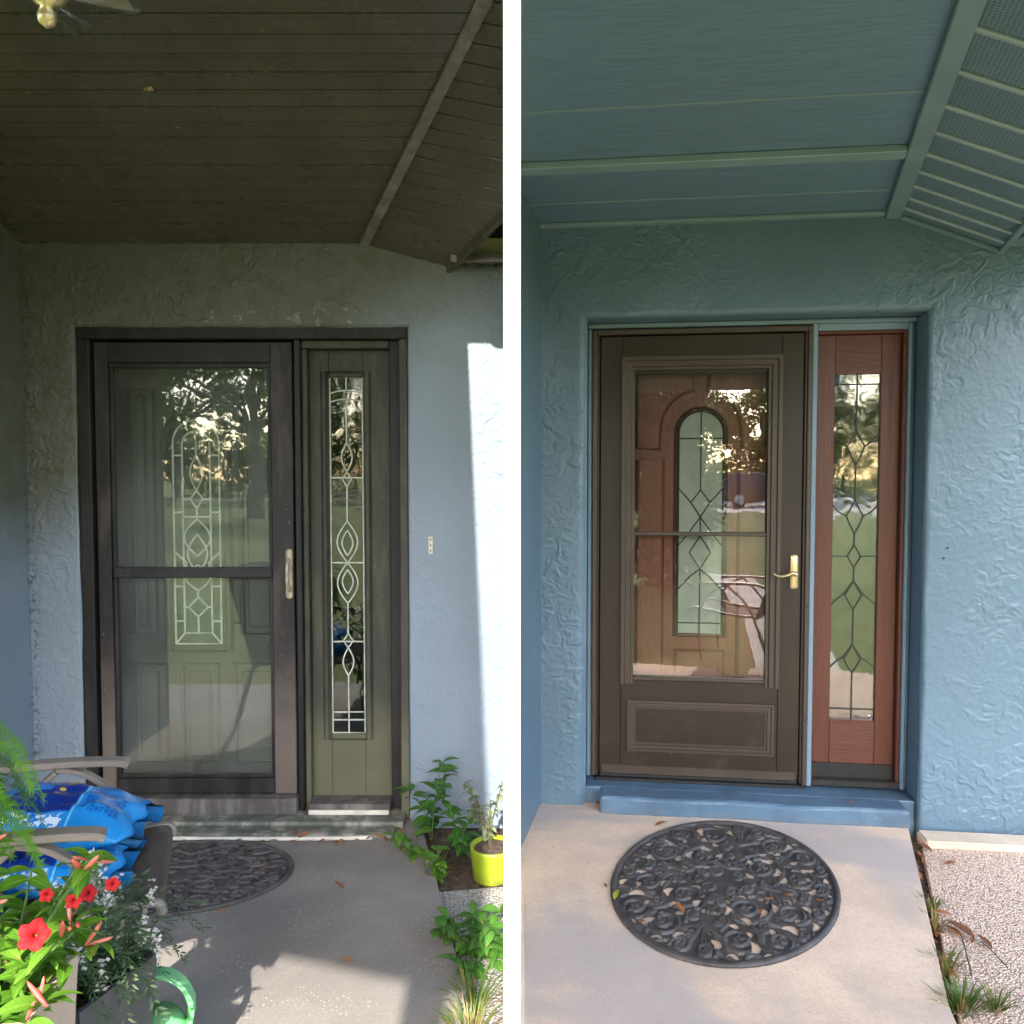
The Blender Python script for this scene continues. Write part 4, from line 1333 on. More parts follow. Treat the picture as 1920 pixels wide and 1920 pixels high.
# ------------------------------------------------------------------ patio chair (sling seat, curved flat-bar arms)
def slingmat():
    t = NT('sling_fabric')
    w1 = t.n('ShaderNodeTexWave', wave_type='BANDS', bands_direction='X'); w1.inputs['Scale'].default_value = 130
    w2 = t.n('ShaderNodeTexWave', wave_type='BANDS', bands_direction='Y'); w2.inputs['Scale'].default_value = 130
    t.l(t.co, w1.inputs[0]); t.l(t.co, w2.inputs[0])
    h = t.math('MULTIPLY', w1.outputs[1], w2.outputs[1])
    c = t.mix(h, (.16, .14, .125), (.30, .265, .235))
    c = t.mix(t.math('MULTIPLY', t.ss(t.noise(5, 5), .4, .7), .35), c, (.15, .132, .115))
    t.bump(h, .4, .001)
    return t.done(c, .7, 0, .3)
MT['sling'] = slingmat()
def patio_chair(loc, rotz, label):
    """chair facing +x, centre of the seat at the origin, 0.52 m wide along y"""
    t = empty('patio_chair', loc, (0, 0, rotz))
    tag(t, label, 'chair', 'sling patio chairs')
    W = .265
    # sling: seat and back as one curved sheet
    prof = catmull([(.30, 0, .405), (.285, 0, .438), (.20, 0, .435), (.0, 0, .405), (-.20, 0, .395), (-.255, 0, .42), (-.32, 0, .60), (-.40, 0, .86), (-.425, 0, .95)], 5)
    b = new()
    cols = 9
    rows = []
    for p in prof:
        r = []
        for j in range(cols):
            k = j / (cols - 1) * 2 - 1
            sag = .016 * (1 - k * k)
            nrm = Vector((0, 0, -1)) if p.x > -.2 else Vector((-1, 0, -.3))
            r.append(b.verts.new(Vector((p.x, k * (W - .03), p.z)) + nrm * sag))
        rows.append(r)
    for r0, r1 in zip(rows, rows[1:]):
        for j in range(cols - 1):
            b.faces.new((r0[j], r0[j + 1], r1[j + 1], r1[j]))
    bmesh.ops.solidify(b, geom=list(b.faces), thickness=.004)
    obj('sling', b, MT['sling'], t, smooth=True)
    for s in (-1, 1):
        y = s * W
        b = new(); sweep(b, [(p.x, s * (W - .022), p.z - .004) for p in prof], circ(.013, 8), up=(0, 1, 0))
        obj('side_rail', b, MT['chair_metal'], t, smooth=True)
        # arm and front leg: one bent flat bar
        b = new()
        arm = catmull([(-.36, y, .635), (-.22, y, .660), (.0, y, .657), (.14, y, .645), (.175, y, .634)], 6)
        sweep(b, arm, rect(.026, .010, .004), up=(0, 0, 1))
        obj('armrest', b, MT['chair_metal'], t)
        b = new()
        leg = catmull([(-.02, y, .642), (.06, y, .615), (.16, y, .52), (.215, y, .40), (.225, y, .25), (.205, y, .10), (.20, y, .004)], 6)
        sweep(b, leg, rect(.019, .007, .003), up=(0, 1, 0) if False else (1, 0, .2))
        obj('leg', b, MT['chair_metal'], t)
        b = new()
        leg = catmull([(-.02, y * .985, .636), (-.16, y * .985, .50), (-.27, y * .985, .28), (-.33, y * .985, .10), (-.36, y * .985, .004)], 6)
        sweep(b, leg, rect(.019, .007, .003), up=(1, 0, .2))
        obj('leg', b, MT['chair_metal'], t)
    for x, z in ((.17, .385), (-.235, .37)):
        b = new(); sweep(b, [(x, -W, z), (x, W, z)], circ(.011, 8))
        obj('stretcher', b, MT['chair_metal'], t, smooth=True)
    b = new(); sweep(b, catmull([(-.425, -W + .022, .945), (-.435, -.10, .965), (-.435, .10, .965), (-.425, W - .022, .945)], 6), circ(.013, 8))
    obj('top_rail', b, MT['chair_metal'], t, smooth=True)
    return t
patio_chair((-1.26, 2.13, .001), R(20), 'taupe sling patio chair holding two blue bags before the old door')
patio_chair((1.12, .58, .001), R(196), 'taupe sling patio chair seen only as a reflection in the bronze storm door glass')

# ------------------------------------------------------------------ blue bags of potting mix on the chair
def bagmat():
    t = NT('blue_bag_plastic')
    x, y, z = t.sep()
    def box(x0, x1, y0, y1, e=.004):
        a = t.math('MULTIPLY', t.ss(x, x0 - e, x0 + e), t.ss(x, x1 + e, x1 - e))
        b = t.math('MULTIPLY', t.ss(y, y0 - e, y0 + e), t.ss(y, y1 + e, y1 - e))
        return t.math('MULTIPLY', a, b)
    c = t.mix(t.ss(t.noise(7, 3), .3, .7), (.008, .19, .56), (.018, .26, .68))
    c = t.mix(box(-.12, .055, -.11, .15), c, (.008, .03, .23))
    c = t.mix(box(-.10, -.03, .0, .14), c, (.03, .16, .50))
    # picture of plants
    f = t.math('MULTIPLY', box(-.01, .052, .06, .145), t.ss(t.noise(26, 3), .42, .5))
    c = t.mix(f, c, (.55, .33, .10))
    c = t.mix(t.math('MULTIPLY', box(-.03, .005, -.02, .04), t.ss(t.voro(40), .4, .3)), c, (.75, .45, .08))
    # small print: rows of letter-like marks
    br = t.n('ShaderNodeTexBrick')
    t.l(t.map((1, 1, 1), rot=(0, 0, R(90))), br.inputs['Vector'])
    br.inputs['Scale'].default_value = 34
    br.inputs['Mortar Size'].default_value = .035
    br.inputs['Brick Width'].default_value = .55
    br.inputs['Row Height'].default_value = .42
    br.inputs['Color1'].default_value = (1, 1, 1, 1); br.inputs['Color2'].default_value = (.6, .6, .6, 1); br.inputs['Mortar'].default_value = (0, 0, 0, 1)
    lt = t.math('MULTIPLY', t.ss(br.outputs[0], .3, .6), t.ss(t.noise(60, 2), .42, .5))
    c = t.mix(t.math('MULTIPLY', t.math('MULTIPLY', box(.075, .175, -.10, .05), lt), .85), c, (.006, .07, .34))
    c = t.mix(t.math('MULTIPLY', t.math('MULTIPLY', box(.072, .18, .07, .11), lt), .7), c, (.006, .10, .42))
    c = t.mix(box(.058, .063, -.15, .16, .001), c, (.18, .55, .80))
    wt = t.math('MULTIPLY', box(-.16, .045, -.15, -.118), t.ss(t.noise(55, 2, .5, 1.0), .5, .53))
    c = t.mix(wt, c, (.7, .8, .9))
    h = t.math('ADD', t.noise(7, 3, .5, 1.2), t.math('MULTIPLY', t.noise(26, 3, .6, 1.5), .3))
    t.bump(h, .35, .015)
    return t.done(c, .28, 0, .5)
MT['bag'] = bagmat()
MT['bag_seal'] = simple('blue_bag_seal', (.016, .24, .62), .3, .12, 20, .5, 60, dist=.004)
def soil_bag(loc, rot, L_, W_, H_, label, seed):
    t = empty('soil_bag', loc, rot)
    tag(t, label, 'bag', 'blue bags of potting mix')
    r = np.random.default_rng(seed)
    ph = r.uniform(0, 6, 6)
    N, Mm = 40, 28
    b = new()
    def surf(i, j, up):
        u = i / N * 2 - 1; v = j / Mm * 2 - 1
        e = max(0, (1 - abs(u) ** 2.6)) ** .55 * max(0, (1 - abs(v) ** 2.4)) ** .6
        wob = .006 * math.sin(5 * u + ph[0]) * math.cos(4 * v + ph[1]) + .004 * math.sin(11 * u + 6 * v + ph[2]) + .003 * math.sin(14 * v - 5 * u + ph[3])
        pinch = 1 - .06 * (abs(u) ** 3) + .03 * math.sin(9 * u + ph[4]) * abs(v)
        z = (H_ * .5 * e + wob * e) if up else (-H_ * .5 * e * .75)
        return Vector((u * L_ / 2 + .012 * math.sin(7 * v + ph[5]) * abs(u) ** 4, v * W_ / 2 * pinch, z))
    top = [[b.verts.new(surf(i, j, True)) for j in range(Mm + 1)] for i in range(N + 1)]
    bot = [[top[i][j] if (i in (0, N) or j in (0, Mm)) else b.verts.new(surf(i, j, False)) for j in range(Mm + 1)] for i in range(N + 1)]
    for g, fl in ((top, 0), (bot, 1)):
        for i in range(N):
            for j in range(Mm):
                q = (g[i][j], g[i + 1][j], g[i + 1][j + 1], g[i][j + 1])
                b.faces.new(q[::-1] if fl else q)
    obj('sack', b, MT['bag'], t, smooth=True)
    # crimped seal at the free end
    b = new()
    K = 26
    a0, a1 = [], []
    for k in range(K + 1):
        v = k / K * 2 - 1
        a0.append(b.verts.new((L_ / 2 - .012 + .008 * math.sin(7 * v + ph[5]), v * W_ / 2 * .93, 0)))
        a1.append(b.verts.new((L_ / 2 + .035 + .012 * math.sin(5 * v + ph[0]), v * W_ / 2 * .97, .012 * math.sin(8 * v + ph[1]) - .012)))
    for k in range(K):
        b.faces.new((a0[k], a0[k + 1], a1[k + 1], a1[k]))
    bmesh.ops.solidify(b, geom=list(b.faces), thickness=.002)
    obj('seal', b, MT['bag_seal'], t, smooth=True)
    return t
soil_bag((-1.285, 2.15, .458), (0, R(3), R(14)), .40, .33, .12, 'lower blue plastic bag lying on the patio chair seat', 5)
soil_bag((-1.275, 2.215, .562), (R(-3), R(7), R(10)), .42, .34, .15, 'upper blue printed plastic bag lying on top of another bag on the chair', 9)

# ------------------------------------------------------------------ plants
def leaf_me(name, mat, L_=1.0, W_=.4, bend=.25, fold=.12, n=5, wavy=0.0):
    """one leaf along +x, unit length"""
    b = new()
    mid, lf, rt_ = [], [], []
    for i in range(n + 1):
        t = i / n
        w_ = W_ / 2 * math.sin(math.pi * min(1, t ** .8 * .97 + .02)) ** .9
        x = L_ * t
        z = -bend * t * t * L_ + .05 * math.sin(3 * t)
        mid.append(b.verts.new((x, 0, z)))
        k = wavy * math.sin(9 * t)
        lf.append(b.verts.new((x, w_, z + fold * w_ * 2 + k)))
        rt_.append(b.verts.new((x, -w_, z + fold * w_ * 2 - k)))
    for i in range(n):
        b.faces.new((mid[i], mid[i + 1], lf[i + 1], lf[i]))
        b.faces.new((rt_[i], rt_[i + 1], mid[i + 1], mid[i]))
    return mesh(b, mat, True, name)
MT['leaf_bright'] = leafmat('bright_leaf', (.055, .17, .012), (.15, .30, .035), .32, rib=True)
MT['leaf_mid'] = leafmat('weed_leaf', (.035, .12, .018), (.10, .24, .04), .4, rib=True)
MT['leaf_grey'] = leafmat('grey_green_leaf', (.10, .14, .075), (.20, .24, .13), .55, rib=True)
MT['leaf_fern'] = leafmat('fern_frond', (.10, .28, .015), (.24, .46, .05), .45)
MT['leaf_lav'] = leafmat('silver_green_foliage', (.045, .09, .035), (.13, .19, .09), .6)
MT['petal_red'] = leafmat('red_petal', (.30, .003, .006), (.40, .006, .010), .75, .08)
MT['petal_pink'] = leafmat('pink_bud', (.58, .03, .04), (.70, .28, .20), .5, .2)
MT['petal_white'] = leafmat('pale_floret', (.62, .60, .60), (.75, .72, .68), .6, .3)
MT['petal_lilac'] = leafmat('lilac_floret', (.38, .33, .42), (.55, .50, .58), .6, .3)
MT['dead_leaf'] = leafmat('dead_leaf', (.23, .075, .022), (.38, .15, .05), .55, .1)
MT['dead_brown'] = leafmat('brown_dead_leaf', (.12, .055, .028), (.25, .11, .05), .6, .1)
MT['yel_leaf'] = leafmat('yellow_leaf', (.40, .38, .03), (.50, .46, .05), .5, .2)
MT['stem'] = simple('green_stem', (.07, .13, .03), .5, .2, 20, .1)
MT['stem_brown'] = simple('woody_stem', (.09, .06, .035), .7, .3, 30, .3)
MT['planter_beige'] = simple('beige_planter', (.42, .33, .26), .6, .1, 6, .15, 40)
MT['planter_grey'] = simple('dark_grey_planter', (.045, .048, .055), .5, .15, 6, .2, 40)
MT['green_plastic'] = simple('green_can_plastic', (.06, .40, .05), .3, .06, 5, .03, 30)
MT['green_pale'] = simple('pale_green_can_plastic', (.16, .44, .20), .32, .05, 5, .03, 30)
LM = {
    'mand': leaf_me('leaf', MT['leaf_bright'], 1, .46, .30, .14, 6),
    'weed': leaf_me('leaf', MT['leaf_mid'], 1, .48, .35, .10, 5),
    'weedb': leaf_me('leaf', MT['leaf_bright'], 1, .50, .30, .12, 5),
    'grey': leaf_me('leaf', MT['leaf_grey'], 1, .55, .5, .15, 5),
    'dead': leaf_me('fallen_leaf', MT['dead_leaf'], 1, .34, -.10, .22, 5),
    'brown': leaf_me('fallen_leaf', MT['dead_brown'], 1, .36, -.14, .25, 5),
    'yel': leaf_me('fallen_leaf', MT['yel_leaf'], 1, .30, .05, .18, 5),
}
def put_leaf(parent, key, p, d, size, roll=0.0, name='leaf'):
    """leaf at p pointing along d"""
    d = Vector(d).normalized()
    q = d.to_track_quat('X', 'Z') @ Matrix.Rotation(roll, 3, 'X').to_quaternion()
    o = add(name, LM[key], parent)
    o.location = p
    o.rotation_euler = q.to_euler()
    o.scale = (size,) * 3
    return o

def weed(loc, h, nst, spread, key, label, group, lsize=.05, seed=0, name='weed', cat='weed'):
    r = random.Random(seed)
    t = empty(name, loc)
    tag(t, label, cat, group)
    b = new()
    for k in range(nst):
        a = r.uniform(0, 6.28)
        tip = Vector((math.cos(a) * spread * r.uniform(.3, 1), math.sin(a) * spread * r.uniform(.3, 1), h * r.uniform(.6, 1)))
        pts = catmull([(0, 0, -.03), (tip.x * .25, tip.y * .25, tip.z * .5), tuple(tip)], 4)
        sweep(b, pts, circ(.0022, 5), scales=[1.2 - .7 * i / (len(pts) - 1) for i in range(len(pts))])
        for i in range(2, len(pts)):
            for s in range(2):
                aa = r.uniform(0, 6.28)
                put_leaf(t, key, pts[i], (math.cos(aa), math.sin(aa), r.uniform(-.1, .6)), lsize * r.uniform(.6, 1.2), r.uniform(-.4, .4))
        put_leaf(t, key, tip, (math.cos(a), math.sin(a), .5), lsize, 0)
    obj('stem', b, MT['stem'], t)
    return t
WG = 'leafy weeds along the edge of the grey porch floor'
weed((-.345, 3.36, -.03), .33, 4, .13, 'weed', 'tall leafy weed growing against the wall right of the old door', WG, .075, 21)
weed((-.21, 3.22, -.03), .17, 4, .12, 'weed', 'bushy green weed sprouting left of the lime green pot', WG, .065, 22)
weed((-.38, 3.16, -.03), .12, 3, .10, 'weedb', 'yellowish weed at the back corner of the grey porch floor', WG, .055, 23)
weed((-.27, 3.02, -.03), .10, 3, .07, 'weedb', 'thin pale weed creeping over the back slab edge', WG, .045, 24)
weed((-.125, 2.52, -.03), .13, 5, .13, 'weed', 'dark green weed clump spreading beside the middle of the slab edge', WG, .062, 25)
weed((-.215, 2.57, -.01), .09, 3, .09, 'weed', 'small dark weed leaning over the grey concrete', WG, .050, 26)
weed((-.05, 2.50, -.03), .16, 4, .09, 'weed', 'upright green weed next to the white post in the middle of the edge', WG, .06, 27)
weed((-.12, 2.40, -.02), .07, 3, .07, 'weed', 'low dark weed at the near end of the clump by the slab edge', WG, .05, 28)

def tuft(loc, h, n, spread, label, group, seed, dry=.3):
    r = random.Random(seed)
    b = new()
    for i in range(n):
        a = r.uniform(0, 6.28)
        rad = spread * r.random() ** .7
        p = Vector((math.cos(a) * rad * .5, math.sin(a) * rad * .5, 0))
        tip = p + Vector((math.cos(a) * rad * 1.3, math.sin(a) * rad * 1.3, h * r.uniform(.45, 1)))
        midp = p.lerp(tip, .5) + Vector((0, 0, h * .18))
        w_ = r.uniform(.0016, .0034)
        sd_ = Vector((-math.sin(a), math.cos(a), 0)) * w_
        v = [b.verts.new(p - sd_), b.verts.new(p + sd_), b.verts.new(midp + sd_ * .8), b.verts.new(midp - sd_ * .8), b.verts.new(tip)]
        f1 = b.faces.new((v[0], v[1], v[2], v[3])); f2 = b.faces.new((v[3], v[2], v[4]))
        k = 1 if r.random() < dry else 0
        f1.material_index = k; f2.material_index = k
    me = mesh(b, MT['leaf_mid2'], False, 'grass_tuft'); me.materials.append(MT['straw'])
    o = add('grass_tuft', me, loc=loc)
    tag(o, label, 'grass', group)
    return o
MT['leaf_mid2'] = leafmat('grass_blade', (.07, .15, .02), (.16, .22, .05), .5)
MT['straw'] = leafmat('dry_grass_blade', (.26, .19, .07), (.38, .28, .12), .6)
GG = 'grass tufts in the slab joints'
tuft((-.115, 2.29, -.03), .09, 90, .08, 'grass tuft below the dark weed clump at the grey slab edge', GG, 1, .35)
tuft((-.115, 2.14, -.03), .10, 110, .07, 'mixed dry and green grass tuft in the bottom corner by the white post', GG, 2, .45)
tuft((-.30, 3.05, -.03), .07, 50, .06, 'straw-coloured grass tuft by the back edge of the grey slab', GG, 3, .7)
p = floor_at(1745, 1690); tuft((p.x, p.y, -.04), .065, 40, .04, 'small grass tuft in the joint halfway down the beige slab edge', GG, 4, .3)
p = floor_at(1752, 1720); tuft((p.x, p.y, -.04), .06, 40, .05, 'dry grass tuft in the joint beside the beige slab', GG, 5, .85)
p = floor_at(1772, 1800); tuft((p.x, p.y, -.04), .08, 45, .05, 'thin grass tuft in the joint near the lower end of the beige slab', GG, 6, .35)
p = floor_at(1802, 1872); tuft((p.x, p.y, -.04), .08, 110, .07, 'large green grass tuft at the lower right corner beside the beige slab', GG, 7, .2)
p = floor_at(1865, 1870); tuft((p.x, p.y, -.035), .06, 50, .05, 'loose grass tuft on the pebbled pad in the lower right corner', GG, 8, .35)

# lime green pot with a wilted grey plant
pot = empty('flower_pot', (-.075, 3.04, -.03)); pot.scale = (.84, .84, .78)
tag(pot, 'lime green round flower pot holding a wilted grey plant by the white post', 'flower pot')
b = new(); lathe(b, [(.0, .0), (.086, .0), (.090, .006), (.103, .15), (.104, .165), (.098, .166), (.094, .15), (.0, .148)], 40)
obj('pot_body', b, MT['lime'], pot, smooth=True)
b = new(); lathe(b, [(0, .1485), (.0935, .1485), (.06, .155), (0, .16)], 20)
obj('soil', b, MT['soil'], pot)
pl = empty('wilted_plant', (-.085, 3.04, .088))
tag(pl, 'wilted grey-green herb with bare stems growing in the lime green pot', 'plant')
b = new()
rr = random.Random(40)
for k in range(9):
    a = rr.uniform(0, 6.28)
    h = rr.uniform(.14, .27)
    tip = Vector((math.cos(a) * .07 - .02, math.sin(a) * .05, h))
    pts = catmull([(0, 0, -.01), (tip.x * .3, tip.y * .3, h * .5), tuple(tip)], 4)
    sweep(b, pts, circ(.0020, 5))
    for i in range(3, len(pts)):
        for s in range(2):
            aa = rr.uniform(0, 6.28)
            put_leaf(pl, 'grey', pts[i], (math.cos(aa), math.sin(aa), rr.uniform(-.7, .3)), rr.uniform(.018, .036), rr.uniform(-.6, .6))
obj('stem', b, MT['stem_brown'], pl)

# beige planter with the red-flowering climber (very near, bottom left)
def square_pot(name, loc, rot, w0, w1, h, mat, label, soil_drop=.03):
    t = empty(name, loc, (0, 0, rot))
    tag(t, label, 'planter', 'planters at the left edge')
    b = new()
    rings = []
    for (w_, z) in ((w0, 0), (w1, h), (w1 - .012, h), (w1 - .016, h - soil_drop - .004)):
        rings.append([b.verts.new((sx * w_, sy * w_, z)) for sx, sy in ((-1, -1), (1, -1), (1, 1), (-1, 1))])
    for A, B in zip(rings, rings[1:]):
        for i in range(4):
            b.faces.new((A[i], A[(i + 1) % 4], B[(i + 1) % 4], B[i]))
    b.faces.new(rings[0][::-1])
    bmesh.ops.bevel(b, geom=[e for e in b.edges if abs(e.verts[0].co.z - e.verts[1].co.z) > .05], offset=.006, segments=2, affect='EDGES')
    obj('box', b, mat, t)
    b = new(); bx(b, -w1 + .0165, w1 - .0165, -w1 + .0165, w1 - .0165, h - soil_drop - .02, h - soil_drop)
    obj('soil', b, MT['soil'], t)
    return t
square_pot('planter', (-.945, 1.40, .001), R(8), .085, .115, .60, MT['planter_beige'], 'tall beige planter at the bottom left holding the red-flowered plant')
square_pot('planter', (-.955, 1.72, .001), R(-18), .085, .115, .43, MT['planter_grey'], 'dark grey planter behind the beige one holding the pale flowering herb')
md = empty('flowering_plant', (-.905, 1.40, .56))
tag(md, 'glossy green plant with red trumpet flowers and pink buds in the beige planter', 'plant')
rr = random.Random(5)
b = new()
tips = []
for k in range(26):
    a = rr.uniform(0, 6.28)
    tip = Vector((.04 + math.cos(a) * .13, math.sin(a) * .09 - .01, rr.uniform(.04, .29)))
    pts = catmull([(rr.uniform(-.05, .05), rr.uniform(-.05, .05), -.005), (tip.x * .5, tip.y * .5, tip.z * .6), tuple(tip)], 4)
    sweep(b, pts, circ(.0028, 6))
    tips.append((tip, pts))
    for i in range(2, len(pts)):
        for s in range(2):
            aa = a + (1.57 if s else -1.57) + rr.uniform(-.7, .7)
            put_leaf(md, 'mand', pts[i], (math.cos(aa), math.sin(aa), rr.uniform(-.2, .7)), rr.uniform(.035, .068), rr.uniform(-.5, .5))
obj('stem', b, MT['stem'], md)
def bud_me():
    b = new()
    n = 7
    sweep(b, [(0, 0, 0), (.012, 0, 0), (.03, 0, .001), (.05, 0, .002), (.058, 0, .003)], circ(.0045, n), scales=[.5, .8, 1.1, .7, .1])
    return mesh(b, MT['petal_pink'], True, 'bud')
BUD = bud_me()
def trumpet_me():
    b = new()
    n = 30
    prof = [(.003, 0), (.005, .015), (.010, .030), (.022, .040), (.036, .043), (.042, .040)]
    rings = []
    for i, (r_, z) in enumerate(prof):
        ring = []
        for k in range(n):
            a = 2 * math.pi * k / n
            lob = 1 + (.12 * math.cos(5 * a) + .05 * math.sin(11 * a + 1)) * (i / 5) ** 2
            ring.append(b.verts.new((z + (.006 * math.sin(5 * a + .7) + .004 * math.sin(9 * a)) * (i / 5) ** 2, r_ * lob * math.cos(a), r_ * lob * math.sin(a))))
        rings.append(ring)
    for A, B in zip(rings, rings[1:]):
        for k in range(n):
            b.faces.new((A[k], A[(k + 1) % n], B[(k + 1) % n], B[k]))
    return mesh(b, MT['petal_red'], True, 'flower')
TRU = trumpet_me()
for k, (tip, pts) in enumerate(tips):
    if k % 3 != 0:
        for s in range(2):
            o = add('bud', BUD, md, loc=tip + Vector((rr.uniform(-.015, .015), rr.uniform(-.015, .015), .0)), scale=rr.uniform(.7, 1.0))
            o.rotation_euler = Vector((rr.uniform(-.6, 1), rr.uniform(-.8, .3), rr.uniform(.0, .9))).to_track_quat('X', 'Z').to_euler()
for (px_, py_, Yd, sc_) in ((46, 1774, 1.26, .54), (150, 1690, 1.42, .34), (196, 1670, 1.38, .28), (122, 1702, 1.34, .30), (70, 1690, 1.30, .26)):
    p = Vector(((px_ - 960) / 1500 * Yd, Yd, EYE - (py_ - 895) / 1500 * Yd)) - Vector(md.location)
    o = add('flower', TRU, md, loc=p, scale=sc_)
    o.rotation_euler = Vector((.35, -.9, .25 + rr.uniform(-.2, .4))).to_track_quat('X', 'Z').to_euler()
# feathery bright green plant behind it
fern = empty('fern', (-1.31, 1.80, .001))
tag(fern, 'feathery bright green fern arching over the chair arm at the left edge', 'fern')
b = new()
rr = random.Random(17)
for k in range(26):
    a = rr.uniform(-.9, 1.3)
    reach = rr.uniform(.10, .24)
    z0, zt = .66, rr.uniform(.74, .93)
    P = catmull([(rr.uniform(-.05, .02), rr.uniform(-.04, .04), .50), (reach * .35 * math.cos(a), reach * .35 * math.sin(a), zt), (reach * .75 * math.cos(a), reach * .75 * math.sin(a), zt - .02), (reach * math.cos(a), reach * math.sin(a), zt - .10 - rr.uniform(0, .08))], 8)
    for i in range(3, len(P)):
        d = (P[min(i + 1, len(P) - 1)] - P[i - 1]).normalized()
        side = d.cross(Vector((0, 0, 1))).normalized()
        for s in (-1, 1):
            for q in range(3):
                L_ = .055 * (1 - .6 * i / len(P)) * rr.uniform(.7, 1.2)
                e = P[i] + d * (q - 1) * .006
                tip = e + (side * s + d * .6).normalized() * L_ + Vector((0, 0, rr.uniform(-.012, .012)))
                w_ = d * .0024
                b.faces.new((b.verts.new(e - w_), b.verts.new(e + w_), b.verts.new(tip)))
obj('frond', b, MT['leaf_fern'], fern)
b = new(); lathe(b, [(0, 0), (.085, 0), (.12, .50), (.125, .52), (.112, .52), (.105, .49), (0, .485)], 28)
obj('pot', b, MT['planter_grey'], fern, smooth=True)
# silvery herb with pale flower spikes
lav = empty('flowering_herb', (-.955, 1.72, .40))
tag(lav, 'silvery green herb with small pale flower spikes in the dark grey planter', 'plant')
b = new(); b2 = new()
rr = random.Random(23)
for k in range(95):
    a = rr.uniform(-1.5, 1.7)
    reach = rr.uniform(.03, .22)
    h = rr.uniform(-.08, .22)
    x0_, y0_ = rr.uniform(-.08, .09), rr.uniform(-.08, .08)
    tip = Vector((x0_ + reach * math.cos(a), y0_ + reach * math.sin(a) * .6, h))
    P = catmull([(x0_, y0_, 0), ((x0_ + tip.x) / 2, (y0_ + tip.y) / 2, h * .5 + .08), tuple(tip)], 5)
    for i in range(1, len(P)):
        d = (P[i] - P[i - 1]).normalized()
        side = d.cross(Vector((0, 0, 1))).normalized()
        for s in (-1, 1):
            for q in range(2):
                L_ = rr.uniform(.014, .028)
                e = P[i - 1].lerp(P[i], q * .5)
                tp = e + (side * s * rr.uniform(.5, 1) + d * .8 + Vector((0, 0, rr.uniform(-.3, .5)))).normalized() * L_
                m_ = e.lerp(tp, .5); w_ = d * .0042
                b.faces.new((b.verts.new(e), b.verts.new(m_ + w_), b.verts.new(tp), b.verts.new(m_ - w_)))
    if k % 3 == 0 and h > .03:
        for q in range(26):
            c_ = P[-1] + Vector((rr.uniform(-.009, .009), rr.uniform(-.009, .009), rr.uniform(-.01, .05)))
            u = Vector((rr.uniform(-1, 1), rr.uniform(-1, 1), rr.uniform(-1, 1))).normalized() * .0055
            v = u.cross(Vector((rr.uniform(-1, 1), .3, 1))).normalized() * .0055
            f = b2.faces.new((b2.verts.new(c_ - u), b2.verts.new(c_ - v), b2.verts.new(c_ + u), b2.verts.new(c_ + v)))
obj('foliage', b, MT['leaf_lav'], lav)
obj('flower_spike', b2, MT['petal_white'], lav)
lav.children[1]['kind'] = 'stuff'; lav.children[0]['kind'] = 'stuff'
# green watering can on the floor, only its handle shows
can = empty('watering_can', (-.855, 1.86, .001), (0, 0, R(195))); can.scale = (1, 1, .93)
tag(can, 'pale green plastic watering can with arched handle at the bottom edge', 'watering can')
b = new(); lathe(b, [(0, 0), (.085, 0), (.092, .01), (.082, .20), (.06, .245), (.0, .255)], 28)
obj('can_body', b, MT['green_pale'], can, smooth=True)
b = new(); sweep(b, catmull([(-.075, 0, .20), (-.085, 0, .27), (-.055, 0, .335), (.0, 0, .362), (.055, 0, .335), (.080, 0, .27), (.072, 0, .20)], 7), rect(.022, .006, .003), up=(0, 1, 0) if False else (.01, 0, 1))
obj('handle', b, MT['green_pale'], can)
b = new(); sweep(b, catmull([(-.070, 0, .205), (-.078, 0, .268), (-.05, 0, .327), (.0, 0, .353), (.05, 0, .327), (.073, 0, .268), (.066, 0, .205)], 7), rect(.008, .004, .002), up=(.01, 0, 1))
obj('handle_rib', b, MT['green_plastic'], can)
b = new(); sweep(b, catmull([(.07, 0, .06), (.15, 0, .12), (.22, 0, .22), (.25, 0, .25)], 6), circ(.016, 10))
obj('spout', b, MT['green_pale'], can, smooth=True)

# ------------------------------------------------------------------ ceiling light with glass petals at the top left
cl = empty('ceiling_light', (-1.02, 1.80, 2.53))
tag(cl, 'glass-petalled ceiling light with brass finial at the top left', 'ceiling light')
b = new(); lathe(b, [(0, .40), (.07, .40), (.065, .37), (.012, .36), (.010, .10), (.03, .08), (.045, .05), (.03, .03), (.012, .02), (.02, .0), (.017, -.015), (.005, -.024), (0, -.025)], 20)
obj('brass_stem', b, MT['brass'], cl, smooth=True)
MT['shade'] = glass('ribbed_glass_shade', (.80, .84, .80), .12, .12, .4)
for k in range(4):
    a = R(20 + 90 * k)
    M4 = Matrix.Rotation(a, 4, 'Z') @ Matrix.Translation((.05, 0, .06)) @ Matrix.Rotation(R(62), 4, 'Y')
    b = new()
    n = 24
    prof = [(.016, 0), (.028, .02), (.05, .06), (.064, .09), (.075, .115)]
    rings = [[b.verts.new(M4 @ Vector((r_ * (1 + (.06 * math.cos(12 * 2 * math.pi * i / n) if j else 0)) * math.cos(2 * math.pi * i / n), r_ * (1 + (.06 * math.cos(12 * 2 * math.pi * i / n) if j else 0)) * math.sin(2 * math.pi * i / n), z))) for i in range(n)] for j, (r_, z) in enumerate(prof)]
    for A, B in zip(rings, rings[1:]):
        for i in range(n):
            b.faces.new((A[i], A[(i + 1) % n], B[(i + 1) % n], B[i]))
    obj('glass_shade', b, MT['shade'], cl, smooth=True)

